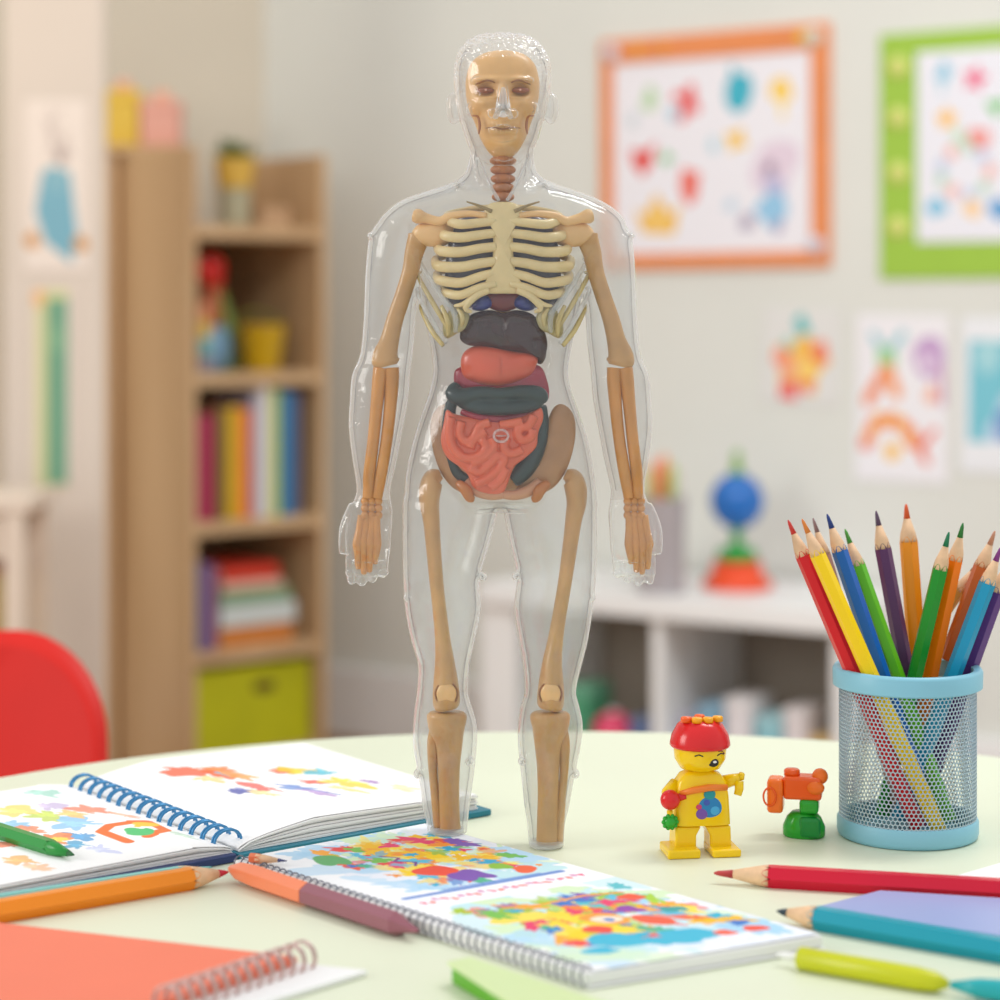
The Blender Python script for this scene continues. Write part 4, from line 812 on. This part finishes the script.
g = G(); g.ell(L2(820, 776, -2), (8*as_, 8*as_, 8*as_)); g.ell(L2(816, 786, -10), (9*as_, 6*as_, 7*as_)); g.build('snout', plastic('brick_tangerine', (250, 118, 30)), an)

# ================================================================ ANATOMY MODEL
MY = 1.20; S = MY/FPX
an_m = thing('anatomy_model', 'clear plastic human anatomy figure with tan skeleton and coloured organs', 'anatomy model', (0, MY, TZ))
YB = HOR+(CAMZ-TZ)/S                                   # image row of the table under the figure
def F_(x, y, d=0): return Vector(((x-500)*S, d*S, (YB-y)*S))
def ring(cx, y, hx, hd, d=0, n=40, e=1.0, tilt=0):
    out = []
    for k in range(n):
        a = 2*PI*k/n; c_, s_ = math.cos(a), math.sin(a)
        out.append(F_(cx+hx*math.copysign(abs(c_)**e, c_), y+tilt*c_*hx, d+hd*math.copysign(abs(s_)**e, s_)))
    return out
def loft(g, secs, n=40, e=1.0, sub=3):
    """secs: (y, x_left, x_right, depth, d)"""
    P = catmull([(y, (a+b)/2, (b-a)/2, hd, d) for y, a, b, hd, d in secs], sub)
    g.rings([ring(cx, y, hx, hd, d, n, e) for y, cx, hx, hd, d in P])
mir = lambda secs: [(y, 1001-b, 1001-a, hd, d) for y, a, b, hd, d in secs]
def ft(g, pts, n=12, sub=4, flat=None):
    """tube through (x,y,d,r)"""
    P = catmull(pts, sub) if sub > 1 else pts
    g.tube([F_(p[0], p[1], p[2]) for p in P], [(p[3]*S if flat is None else (p[3]*S, p[3]*S*flat)) for p in P], n)
g = G()
# trunk, neck
loft(g, [(124, 484, 521, 18, 2), (138, 477, 528, 23, 4), (150, 471, 533, 26, 6), (166, 467, 535, 28, 6), (176, 462, 541, 29, 6), (184, 447, 557, 29, 6), (192, 424, 580, 36, 2), (200, 402, 600, 40, 1), (212, 386, 618, 44, 0), (226, 378, 626, 47, 0), (245, 392, 612, 50, 0), (270, 416, 586, 52, 0), (310, 422, 580, 52, 0), (345, 430, 572, 48, 0), (372, 433, 568, 45, 0), (392, 429, 572, 42, 0), (412, 422, 579, 44, 1), (440, 413, 588, 47, 2), (472, 406, 594, 49, 3), (498, 404, 597, 48, 4), (510, 405, 596, 44, 4)], 56, .9)
# legs
LL = [(470, 410, 490, 40, 3), (500, 403, 498, 44, 3), (514, 402.5, 497, 45, 2), (545, 402.5, 489, 43, 1), (578, 403, 480, 40, 0), (608, 405, 481, 37, 0), (640, 411, 475, 34, 0), (664, 418, 470, 31, 0), (690, 417, 468, 30, 0), (705, 415, 471, 30, 2), (725, 413, 477, 31, 5), (748, 413, 477, 31, 6), (776, 418, 474, 27, 5), (804, 422, 470, 23, 3), (822, 426, 468, 20, 2), (833, 427, 467, 19, 2)]
LR = [(470, 511, 590, 40, 3), (500, 503, 597, 44, 3), (514, 504, 597, 45, 2), (545, 510, 597, 43, 1), (578, 517, 596, 40, 0), (608, 514, 593, 37, 0), (640, 519, 588, 34, 0), (664, 523, 582, 31, 0), (690, 525, 576, 30, 0), (705, 521, 579, 30, 2), (725, 518, 583, 31, 5), (748, 518, 581, 31, 6), (776, 521, 575, 27, 5), (804, 524, 570, 23, 3), (825, 527, 565, 20, 2), (847, 529, 564, 18, 2)]
loft(g, LL); loft(g, LR)
# arms
AL = [(208, 398, 430, 22, 4), (216, 384, 436, 28, 3), (232, 371, 436, 31, 2), (252, 367, 428, 31, 2), (280, 365, 421, 29, 2), (310, 364, 416, 27, 2), (340, 362, 414, 26, 2), (358, 359, 412, 26, 2), (375, 352, 410, 27, 0), (400, 350, 408, 27, -2), (428, 349, 403, 25, -4), (460, 353, 397, 21, -5), (486, 357, 391, 16, -6), (498, 355, 391, 15, -7), (512, 349, 393, 14, -8), (530, 346, 392, 14, -9), (548, 347, 391, 13, -10), (560, 350, 389, 11, -10)]
loft(g, AL); loft(g, mir(AL))
def hand(g, m):
    q = (lambda x: 1001-x) if m else (lambda x: x)
    for x0, x1, x2, y1, r in ((353, 351.5, 352, 587, 5.3), (364, 362.5, 362.5, 589, 5.3), (375, 373.5, 373, 585, 5.2), (385, 384.5, 383, 578, 4.9)):
        ft(g, [(q(x0), 545, -10, r+.6), (q(x1), 560, -13, r), (q((x1+x2)/2), 571, -11, r*.95), (q(x2), y1-r, -5, r*.82)], 14)
        for yy in (560, 571): g.ell(F_(q(x1), yy, -13), (r*1.08*S, r*1.08*S, r*.8*S), 12, 8)
    ft(g, [(q(357), 505, -8, 8), (q(349), 524, -15, 8), (q(346.5), 540, -18, 7), (q(346), 552, -18, 5.6)], 14)
hand(g, False); hand(g, True)
# head
HD = [(33.5, 486, 518, 12, 6), (37, 474, 530, 26, 6), (43, 465, 539, 36, 5), (52, 458.5, 546, 43, 5), (66, 454.5, 550.5, 48, 4), (82, 454, 551, 49, 2), (98, 456, 549, 49, 0), (112, 458, 546, 47, -1), (126, 461.5, 542, 44, -3), (140, 466, 538, 40, -6), (152, 471, 532, 34, -10), (161, 479, 524, 24, -16), (167, 490, 514, 12, -20)]
loft(g, HD, 48)
for s_ in (-1, 1):
    g.ell(F_(502.5+s_*48.5, 108, 4), (8*S, 9*S, 16*S)); g.ell(F_(502.5+s_*48, 101, 4), (8*S, 8*S, 9*S))
    g.ell(F_(502.5+s_*17, 84, -38), (14*S, 8*S, 4*S)); g.ell(F_(502.5+s_*24, 112, -33), (12*S, 10*S, 9*S))
ft(g, [(503, 88, -46, 4), (503, 100, -52, 5.5), (503, 112, -57, 7.5), (503, 118, -52, 7)], 16)
for s_ in (-1, 1): g.ell(F_(503+s_*9, 118, -48), (6*S, 7*S, 5*S))
ft(g, [(490, 135, -44, 3), (503, 133, -50, 4.5), (516, 135, -44, 3)], 12); ft(g, [(492, 141, -43, 3), (503, 142, -47, 4.2), (514, 141, -43, 3)], 12)
g.ell(F_(503, 156, -38), (13*S, 8*S, 8*S))
# sternomastoid ridges and collar notch, snap pins in the mould edge
for s_ in (-1, 1): ft(g, [(502+s_*28, 150, -14, 4), (502+s_*22, 176, -23, 5), (502+s_*8, 198, -27, 4)], 12)
pins = [(356, 425), (645, 425), (438, 394), (563, 394), (408, 596), (591, 596), (483, 574), (516, 574), (470, 757), (522, 757), (418, 772), (575, 772), (459, 187), (544, 187), (372, 236), (630, 236)]
for x, y in pins: g.ell(F_(x, y, -20 if 440 < x < 560 else -8), (4.5*S, 16*S, 4*S), 14, 8)
shellm = shell_mat('clear_plastic', haze=.025, edge=1.0, rough=.03, bumps=.34, epow=3.6, gloss=.75)
texm = shell_mat('clear_plastic_dimpled', haze=.06, edge=.9, rough=.03, bumps=1.0, epow=2.5, gloss=.9, base=.07)
backm = shell_mat('clear_plastic_rear', tint=(.99, .995, .99), haze=.58, edge=.5, rough=.1, bumps=.2, gloss=.4, epow=5, mix=.3)
sh = g.build('body_shell', shellm, an_m, remesh=.00078, smit=4)
bpy.context.view_layer.update()
dg = bpy.context.evaluated_depsgraph_get(); me = bpy.data.meshes.new_from_object(sh.evaluated_get(dg)); sh.modifiers.clear(); sh.data = me
# sculpt hair tufts on the scalp
n = len(me.vertices); co = np.empty(n*3, 'f'); me.vertices.foreach_get('co', co); co = co.reshape(-1, 3); no = np.empty(n*3, 'f'); me.vertex_normals.foreach_get('vector', no); no = no.reshape(-1, 3)
px = co[:, 0]/S+500; py = YB-co[:, 2]/S; dd_ = co[:, 1]/S
hair = np.clip((70-py+np.clip(dd_+30, 0, 60)*.55)/10, 0, 1)*(py < 110)
tuft = np.sin(px*.55+2*np.sin(py*.33))*np.sin(py*.6+1.7*np.sin(px*.27+dd_*.2))+.6*np.sin(px*.9+dd_*.7+1.3)
co += no*(hair*tuft*1.1*S)[:, None]
me.vertices.foreach_set('co', co.ravel()); me.materials.clear(); me.materials.append(shellm); me.materials.append(backm); me.materials.append(texm); me.update(); pn = np.empty(len(me.polygons)*3, 'f'); me.polygons.foreach_get('normal', pn); me.polygons.foreach_set('material_index', (lambda N, C_: np.where(((np.abs(C_[:, 0]) > 100*S) & (C_[:, 2] < (YB-500)*S)) | ((C_[:, 2] > (YB-62)*S) & (N[:, 1] < .5)), 2, (N[:, 1] > .12).astype('i')))(pn.reshape(-1, 3), (lambda a_: (me.polygons.foreach_get('center', a_), a_.reshape(-1, 3))[1])(np.empty(len(me.polygons)*3, 'f'))).astype('i')); me.polygons.foreach_set('use_smooth', [True]*len(me.polygons))
# inner wall of the hollow shell
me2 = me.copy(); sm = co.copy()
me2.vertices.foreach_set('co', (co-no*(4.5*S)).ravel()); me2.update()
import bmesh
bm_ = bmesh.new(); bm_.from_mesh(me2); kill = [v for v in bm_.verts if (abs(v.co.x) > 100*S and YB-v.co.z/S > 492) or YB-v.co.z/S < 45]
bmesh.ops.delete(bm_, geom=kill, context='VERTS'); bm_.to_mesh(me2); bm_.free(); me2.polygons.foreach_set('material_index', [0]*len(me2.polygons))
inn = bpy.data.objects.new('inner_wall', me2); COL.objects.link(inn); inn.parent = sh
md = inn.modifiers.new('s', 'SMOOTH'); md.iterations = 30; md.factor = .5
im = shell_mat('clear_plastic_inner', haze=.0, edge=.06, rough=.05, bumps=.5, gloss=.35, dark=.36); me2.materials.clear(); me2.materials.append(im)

# ---- bones
rib_m = mat('bone_pale', (228, 204, 150), .42, noise=.06, nscale=120, coat=.25, sss=.1)
bone = mat('bone_tan', (198, 152, 96), .38, noise=.10, nscale=90, coat=.3, sss=.1)
bone_a = mat('bone_amber', (204, 138, 58), .32, noise=.10, nscale=90, coat=.4, sss=.1)
skull_m = mat('bone_skull', (226, 176, 112), .42, noise=.06, nscale=120, coat=.2, sss=.1)
peach = mat('bone_peach', (232, 186, 126), .4, noise=.06, nscale=90, coat=.3, sss=.1)
brn = mat('socket_brown', (150, 84, 50), .4)
def puff(g, poly, c, d, hf, hb, rings=14, sub=4, disp=None, pw=1.0, closed=True):
    """rounded solid with the given outline (px), bulging hf towards the viewer and hb behind"""
    P = catmull(poly, sub, closed=True) if sub > 1 else poly; R = []
    for sgn, h in ((1, hb), (-1, hf)):
        seq = [i/rings for i in range(rings+1)]
        if sgn == 1: seq = seq[::-1][:-1][::-1]; seq = [1-.985*0 if False else q for q in seq]
        rr_ = []
        for q in (seq if sgn == -1 else seq):
            a = q*PI/2; k = max(math.cos(a), .02); z = math.sin(a)**pw
            ringp = []
            for x, y in P:
                X_ = c[0]+(x-c[0])*k; Y_ = c[1]+(y-c[1])*k; D_ = d+sgn*h*z
                if disp and sgn == -1: D_ += disp(X_, Y_)*z
                ringp.append(F_(X_, Y_, D_))
            rr_.append(ringp)
        R = (rr_[::-1]+R) if sgn == 1 else (R+rr_)
    g.rings(R)
# skull with facial relief
sk = [(503, 51), (522, 54), (534, 64), (539, 80), (539, 96), (536, 110), (531, 124), (525, 140), (515, 155), (503, 160), (491, 155), (481, 140), (475, 124), (469, 110), (466, 96), (466, 80), (471, 64), (484, 54)]
def face(x, y):
    g_ = lambda cx, cy, sx, sy: math.exp(-((x-cx)/sx)**2-((y-cy)/sy)**2); v = 0
    for s_ in (-1, 1):
        v += 9*g_(503+s_*17.5, 93, 8.5, 5.5)-3*g_(503+s_*17, 82.5, 12, 3)-4*g_(503+s_*21, 106, 9, 5)+6*g_(503+s_*24, 124, 4, 9)-1.8*g_(503+s_*16, 100, 9, 1.6)
        v += 1.8*g_(503+s_*17, 86.4, 10, 1.4)
    v += 6*g_(503, 111, 6, 8)-3*g_(503, 95, 3, 8)-4*g_(503, 128, 13, 8)+2.4*g_(503, 131.5, 12, 1.1)-2*g_(503, 134.5, 10, 1.5)+1.6*g_(503, 138, 9, 1.2)-4*g_(503, 148, 10, 6)
    v += .9*math.sin(x*1.45)*g_(503, 131, 12, 4)
    return v*1.5
g = G(); puff(g, sk, (503, 100), -4, 29, 36, rings=46, sub=8, disp=face, pw=.75); g.build('skull', skull_m, an_m)
for s_ in (-1, 1):
    g = G(); g.ell(F_(503+s_*17.5, 93.2, -27.2), (8.5*S, 5*S, 3.1*S), 24, 12); e_ = g.build('eye', brn, an_m)
    g = G(); g.ell(F_(503+s_*17, 93, -32.0), (1.3*S, .8*S, 1.2*S), 12, 8); g.build('glint_bead', mat('eye_glint', (224, 170, 150), .2), e_)  # pale bead painted as a highlight in the eye
    g = G(); ft(g, [(503+s_*8, 86, -33, .6), (503+s_*16, 84, -34, 1.0), (503+s_*27, 87.5, -30, .7)], 8); g.build('brow_line', mat('brow_line', (148, 96, 52), .5), an_m)
    g = G(); ft(g, [(503+s_*31, 118, -24, .6), (503+s_*25, 119, -26, 1.2), (503+s_*23, 128, -27, 1.5), (503+s_*24, 136, -25, .8)], 8); g.build('jaw_shade', mat('jaw_brown', (170, 104, 56), .5), an_m)  # brown strips put the shade of the cheek hollows into colour
g = G(); ft(g, [(486, 131, -32.5, .5), (494, 130.4, -35, .7), (503, 132, -36, .8), (512, 130.4, -35, .7), (520, 131, -32.5, .5)], 8); g.build('mouth_line', mat('brow_line', (148, 96, 52), .5), an_m)
# clear nose cartilage
clr = shell_mat('clear_cartilage', haze=.35, edge=.5, rough=.03, bumps=.6)
g = G(); ft(g, [(503, 92, -38, 2), (503, 103, -43, 4), (503, 112, -46, 5.5)], 14); ft(g, [(495, 121, -38, 2.6), (499, 115, -43, 3.4), (503, 111, -46, 3.8), (507, 115, -43, 3.4), (511, 121, -38, 2.6)], 14); g.build('nose_cartilage', clr, an_m)
# neck
vert = mat('vertebra_brown', (186, 118, 72), .4, noise=.08, nscale=100)
for i, y in enumerate(range(152, 206, 9)):
    g = G(); w_ = 14-(.5*i); g.ell(F_(503, y, -2), (w_*S, 13*S, 5.6*S), 24, 10); g.ell(F_(503, y, -13), (7*S, 6*S, 5*S), 16, 8); g.build('vertebra', vert, an_m)
for s_ in (-1, 1):
    g = G(); ft(g, [(503+s_*25, 158, -14, 1.2), (503+s_*19, 172, -19, 1.6), (503+s_*11, 190, -24, 1.8), (503+s_*4, 202, -27, 1.8)], 10); g.build('neck_tendon', clr, an_m)
    g = G(); ft(g, [(503+s_*36, 203, -26, .8), (503+s_*24, 207, -29, 1.4), (503+s_*11, 213, -31, 2.2)], 10); g.build('collar_ligament', mat('ligament_olive', (150, 128, 84), .4), an_m)
# sternum
g = G(); puff(g, [(490, 205), (503, 203), (516, 205), (522, 214), (514, 228), (513, 250), (515, 270), (521, 286), (525, 293), (503, 294), (481, 293), (485, 286), (491, 270), (493, 250), (492, 228), (484, 214)], (503, 250), -27, 8, 6, sub=3, rings=10); g.build('sternum', rib_m, an_m)
ribs = [(223, 449, 222, 4.6), (235, 444, 236, 4.9), (248.5, 440, 251, 5.0), (263, 437.5, 266, 5.1), (276, 439, 280, 4.7), (287, 446, 293, 4.3)]
for s_ in (-1, 1):
    X_ = lambda x: 503+s_*(503-x)
    for i, (ys, xo, yo, r) in enumerate(ribs):
        g = G(); ft(g, [(X_(496), ys-1 if i < 4 else ys-3, -29, r*.95), (X_(480), ys+1, -31, r), (X_(462), (ys+yo)/2+3 if i < 4 else (ys+yo)/2+5, -29, r*1.05), (X_(xo+4), yo+1, -22, r*1.08), (X_(xo-1), yo-2, -10, r), (X_(xo), yo-8, 8, r*.8), (X_(xo+22), yo-14, 24, r*.7), (X_(494), yo-16, 27, r*.7)], 14, 5)
        g.build('rib', rib_m, an_m)
    g = G(); ft(g, [(X_(489), 290, -30, 4), (X_(476), 296, -31, 4), (X_(466), 308, -29, 3), (X_(472), 312, -27, 1.6)], 12); ft(g, [(X_(476), 296, -31, 3.6), (X_(464), 304, -29, 2.6), (X_(455), 306, -26, 1.6)], 12); g.build('costal_cartilage', rib_m, an_m)
    # shoulder girdle
    g = G(); ft(g, [(X_(415), 216, -14, 6.5), (X_(419), 217, -15, 7.4), (X_(427), 219, -15, 5.2), (X_(440), 222, -18, 4.8), (X_(452), 217, -22, 4.4), (X_(470), 215, -27, 3.4), (X_(487), 217, -29, 3.2)], 16); g.build('clavicle', peach, an_m)
    g = G(); puff(g, [(X_(428), 222), (X_(444), 219), (X_(453), 228), (X_(452), 240), (X_(444), 246), (X_(430), 247), (X_(418), 243), (X_(412), 234), (X_(418), 225)], (X_(434), 234), -8, 11, 6, sub=4); g.build('scapula', peach, an_m)
    # arm
    g = G(); ft(g, [(X_(417), 232, -6, 9), (X_(418), 240, -6, 10.5), (X_(414), 254, -5, 9.4), (X_(410.5), 272, -5, 8.4), (X_(403), 296, -5, 8.2), (X_(395), 320, -5, 8.6), (X_(390), 340, -6, 9.6), (X_(386), 354, -7, 12.5), (X_(386), 361, -7, 14), (X_(387), 366, -7, 11)], 20, 5, .75); g.build('humerus', bone, an_m)
    for sx, nm in ((-1, 'radius'), (1, 'ulna')):
        g = G(); ft(g, [(X_(386.5+sx*5), 368, -7, 8), (X_(386+sx*6.2), 380, -8, 7.4), (X_(384+sx*6.8), 405, -9, 6.4), (X_(380.5+sx*6.6), 440, -10, 6.0), (X_(376+sx*6), 472, -11, 6.0), (X_(374+sx*4.8), 490, -12, 5.6), (X_(373+sx*4.6), 497, -12, 5.4)], 16, 5); g.build(nm, bone_a, an_m)
    g = G(); R_ = random.Random(5)
    for k in range(9): g.ell(F_(X_(366+(k % 3)*6.5), 500+(k//3)*7, -13+R_.uniform(-1, 1)), (4.4*S, 5*S, 4.6*S), 14, 10)
    g.build('wrist_bone', bone_a, an_m)
    for x0, x1, x2, yy in ((363, 358.5, 359, 567), (368, 364.5, 364.5, 572), (373, 371, 370, 570), (377, 377.5, 375.5, 562)):
        g = G(); ft(g, [(X_(x0), 514, -13, 4.4), (X_((x0+x1)/2), 528, -14, 4.2), (X_(x1), 541, -15, 5), (X_(x1), 545, -15, 4.6), (X_((x1+x2)/2), 554, -14, 3.5), (X_(x2), yy-4, -10, 3.4), (X_(x2), yy, -8, 2.8)], 12); g.build('finger_bone', bone_a, an_m)
# clear lower side ribs
gold = mat('rib_gilt', (200, 180, 122), .25, coat=.5)
for s_ in (-1, 1):
    X_ = lambda x: 503+s_*(503-x)
    for i, (p0, p1, p2) in enumerate((((420, 262), (436, 288), (452, 310)), ((418, 276), (433, 302), (450, 330)), ((417, 292), (430, 316), (447, 343)), ((421, 308), (432, 330), (444, 345)), ((434, 278), (446, 300), (458, 314)))):
        g = G(); ft(g, [(X_(p0[0]+2), p0[1]-4, 10, 1.8), (X_(p0[0]), p0[1], -2, 2.2), (X_(p1[0]), p1[1], -18, 2.6), (X_(p2[0]), p2[1], -26, 2.4)], 10); g.build('side_rib', clr if i % 2 == 0 else gold, an_m)
    for i, (a, b) in enumerate((((442, 306), (449, 336)), ((450, 304), (456, 332)), ((458, 308), (462, 326)))):
        g = G(); ft(g, [(X_(a[0]), a[1], -24, 2), (X_((a[0]+b[0])/2+3), (a[1]+b[1])/2, -29, 2.8), (X_(b[0]), b[1], -26, 2)], 10); g.build('side_rib', gold if i != 1 else clr, an_m)
    g = G(); puff(g, [(X_(452), 307), (X_(462), 306), (X_(470), 316), (X_(468), 328), (X_(458), 333), (X_(447), 338), (X_(443), 326)], (X_(457), 320), -16, 8, 4); g.build('lower_cartilage', mat('bone_olive', (196, 184, 132), .4, coat=.2), an_m)
# ---- organs
lung = mat('lung_slate', (60, 58, 84), .35, coat=.3, noise=.15, nscale=60)
for s_ in (-1, 1):
    X_ = lambda x: 503+s_*(503-x)
    g = G(); puff(g, [(X_(486), 213), (X_(496), 222), (X_(498), 260), (X_(496), 302), (X_(474), 308), (X_(450), 304), (X_(445), 290), (X_(446), 260), (X_(452), 232), (X_(466), 216)], (X_(472), 262), 0, 20, 14, pw=.6); g.build('lung', lung, an_m)
g = G(); puff(g, [(484, 292), (503, 288), (522, 292), (521, 305), (503, 312), (485, 305)], (503, 300), -12, 8, 6); g.build('heart', mat('heart_maroon', (112, 6, 18), .3, coat=.15), an_m)
for s_ in (-1, 1):
    X_ = lambda x: 503+s_*(503-x)
    g = G(); puff(g, [(X_(481), 293), (X_(491), 298), (X_(492), 306), (X_(482), 311), (X_(472), 309), (X_(474), 300)], (X_(482), 303), -14, 10, 6); g.build('heart_vessel', mat('vessel_blue', (20, 40, 126), .3, coat=.15), an_m)
g = G(); puff(g, [(463, 325), (472, 314), (490, 310), (503, 313), (516, 310), (532, 314), (541, 325), (546, 336), (547, 348), (542, 360), (534, 356), (520, 352), (500, 350), (482, 346), (468, 345), (460, 338)], (503, 331), -14, 15, 10, disp=lambda x, y: 2.5*math.exp(-((x-503)/2.2)**2)-1.2*math.sin(x*.16+1)); g.build('liver', mat('liver_plum', (50, 22, 26), .25, coat=.2, noise=.1, nscale=60), an_m)
g = G(); puff(g, [(536, 346), (545, 344), (546, 356), (541, 364), (535, 360)], (541, 354), -8, 8, 6); g.build('gall_bladder', mat('gall_black', (26, 34, 36), .25, coat=.5), an_m)
sal = mat('stomach_salmon', (214, 88, 58), .3, coat=.3, noise=.08, nscale=60, sss=.1)
g = G(); puff(g, [(461, 360), (466, 350), (478, 345), (496, 346), (516, 351), (530, 352), (538, 357), (534, 370), (526, 378), (508, 385), (490, 386), (474, 382), (463, 375)], (500, 366), -12, 16, 10, disp=lambda x, y: 1.8*math.exp(-((x-502)/2)**2)); g.build('stomach', sal, an_m)
g = G(); puff(g, [(454, 374), (462, 366), (490, 362), (520, 362), (540, 366), (547, 380), (549, 394), (543, 400), (500, 398), (460, 390)], (501, 382), -6, 12, 8); g.build('pancreas', mat('pancreas_crimson', (156, 22, 52), .3, coat=.5, noise=.15, nscale=80), an_m)
teal = mat('colon_green', (22, 48, 48), .35, coat=.15, noise=.2, nscale=80)
g = G()
ft(g, [(458, 384, -12, 5), (453, 392, -16, 8), (462, 396, -20, 9), (480, 392, -23, 7), (500, 393, -24, 6.5), (522, 391, -23, 7), (538, 394, -18, 8.5), (543, 400, -12, 6)], 18, 6)
ft(g, [(460, 402, -16, 5), (478, 406, -22, 7), (502, 407, -24, 7), (526, 405, -21, 7), (540, 402, -14, 5)], 18, 6)
ft(g, [(540, 405, -6, 7), (541, 425, -4, 8), (536, 448, -5, 9.5), (525, 468, -7, 10), (512, 480, -9, 8)], 16, 5); ft(g, [(452, 400, -4, 6), (448, 430, -3, 7), (455, 468, -3, 7), (470, 480, -5, 6)], 16, 5)
cl = g.build('large_intestine', teal, an_m, remesh=.0008, smit=10)
g = G(); ft(g, [(462, 411, -12, 3.5), (480, 416, -18, 4), (503, 418, -19, 4), (530, 413, -14, 4)], 10); g.build('intestine_backing', mat('pancreas_crimson', (156, 22, 52), .3), an_m)
inm = mat('intestine_coral', (224, 102, 66), .3, coat=.25, noise=.05, nscale=60, sss=.1)
g = G()
puff(g, [(447, 409), (455, 413), (475, 417), (500, 417), (520, 415), (533, 410), (541, 407), (543, 418), (538, 432), (536, 446), (524, 458), (514, 466), (508, 482), (502, 492), (488, 493), (474, 487), (468, 474), (460, 466), (447, 456), (441, 440), (444, 422)], (492, 446), -15, 9, 8, rings=16, sub=5, pw=.55)
for pts in ([(452, 416), (450, 430), (453, 445), (464, 456), (478, 455), (486, 446), (482, 438)], [(462, 420), (460, 432), (466, 440), (474, 436), (480, 425), (490, 421)], [(470, 446), (474, 438), (486, 430)], [(500, 424), (512, 422), (522, 420)],
            [(534, 414), (528, 424), (518, 428), (520, 438), (530, 436), (533, 428)], [(522, 448), (512, 452), (504, 446), (506, 436)], [(470, 466), (480, 470), (490, 462), (498, 454), (504, 458), (498, 468), (486, 478), (476, 482)], [(506, 466), (500, 478), (490, 486)], [(492, 436), (494, 446), (484, 456), (472, 462)]):
    ft(g, [(x, y, -25, 4.7) for x, y in pts], 12, 4)
g.build('small_intestine', inm, an_m, remesh=.0005, smit=4)
g = G(); g.tube([F_(501, 434, -31.5)+Vector((7*S*math.cos(a), 0, 6*S*math.sin(a))) for a in [2*PI*k/24 for k in range(24)]], 1.3*S, 8, closed=True); g.lathe([(5*S, -.5*S), (5*S, .5*S)], n=8, c=F_(501, 434, -31)); g.build('mould_plug', clr, an_m)
# ---- pelvis
def shx(x, y, s_): return x-(9*min(1, max(0, (y-500)/160)) if s_ == 1 else 0)
def shl(P, s_): return [(shx(p[0], p[1], s_),)+tuple(p[1:]) for p in P]
pv = mat('pelvis_brown', (176, 128, 82), .35, coat=.3, noise=.12, nscale=70)
for s_ in (-1, 1):
    X_ = lambda x: 503+s_*(503-x)
    g = G(); puff(g, [(X_(437), 408), (X_(446), 404), (X_(454), 410), (X_(462), 430), (X_(472), 455), (X_(482), 474), (X_(492), 487), (X_(480), 496), (X_(460), 492), (X_(447), 482), (X_(437), 464), (X_(431), 440), (X_(431), 420)], (X_(452), 454), 0, 9, 9, rings=12, disp=lambda x, y: 3*math.exp(-((y-440)/16)**2)); g.build('hip_bone', pv, an_m)
    g = G(); ft(g, [(X_(466), 482, -8, 6), (X_(478), 490, -12, 6), (X_(492), 494, -14, 5), (X_(503), 493, -14, 4.5)], 14); g.build('pubic_bone', mat('pelvis_pink', (206, 150, 116), .4), an_m)
    g = G(); ft(g, [(X_(458), 482, -14, 4), (X_(466), 488, -18, 6), (X_(470), 496, -17, 5), (X_(474), 498, -16, 3)], 14); g.build('ischium', mat('ischium_rust', (188, 112, 48), .35, coat=.3), an_m)
    g = G(); ft(g, shl([(X_(441), 474, -3, 7), (X_(434), 478, -3, 14), (X_(430.5), 488, -4, 15.5), (X_(429.5), 502, -4, 14), (X_(431.5), 520, -4, 11.8), (X_(433.5), 545, -5, 10.6), (X_(436.5), 580, -5, 9.8), (X_(440), 612, -5, 9.8), (X_(443), 640, -5, 11), (X_(445), 662, -6, 14), (X_(446), 682, -6, 17.5), (X_(446.5), 696, -6, 19), (X_(446.5), 704, -5, 18), (X_(447), 708, -5, 15)], s_), 26, 5, .72); g.build('femur', bone, an_m)
    g = G(); g.ell(F_(shx(X_(447), 690, s_), 690, -21), (10*S, 4.5*S, 10.5*S), 26, 14); g.build('patella', peach, an_m)
    g = G(); g.tube([F_(shx(X_(447), 690, s_), 690.5, -19.6)+Vector((11*S*math.cos(a), 0, 11.5*S*math.sin(a))) for a in [2*PI*k/32 for k in range(32)]], 1.1*S, 8, closed=True); g.build('patella_groove', mat('socket_brown2', (150, 100, 58), .5), an_m)
    xe = 832 if s_ < 0 else 832
    yb = 829 if s_ == -1 else 844
    g = G(); ft(g, shl([(X_(447), 711, -5, 17), (X_(447), 715, -5, 20), (X_(447), 726, -5, 18.5), (X_(449), 742, -4, 14), (X_(449), 762, -4, 11.5), (X_(449), 790, -3, 10.4), (X_(449.5), 815, -2, 10.4), (X_(450), yb, -2, 11)], s_), 24, 5, .75); g.build('tibia', bone, an_m)
    g = G(); ft(g, shl([(X_(434), 730, -2, 5), (X_(433), 745, -1, 6), (X_(433), 770, 0, 4.6), (X_(435.5), 800, 0, 4.4), (X_(438.5), yb-2, 0, 5)], s_), 14, 5); g.build('fibula', bone, an_m)
# clear ankle caps
for x, y in ((447, 830), (546, 843)):
    g = G(); g.lathe([(15*S, 0), (17*S, 1*S), (17*S, 5*S), (12*S, 6*S)], c=F_(x, y+3, 0), n=30); g.build('ankle_cap', clr, an_m)
# spine behind the organs
g = G(); ft(g, [(503, 205, 18, 7), (503, 260, 24, 7), (503, 340, 22, 8), (503, 420, 18, 9), (503, 450, 14, 18), (503, 468, 10, 24), (503, 482, 6, 22), (503, 492, 2, 12)], 14); g.build('lower_spine', bone, an_m)
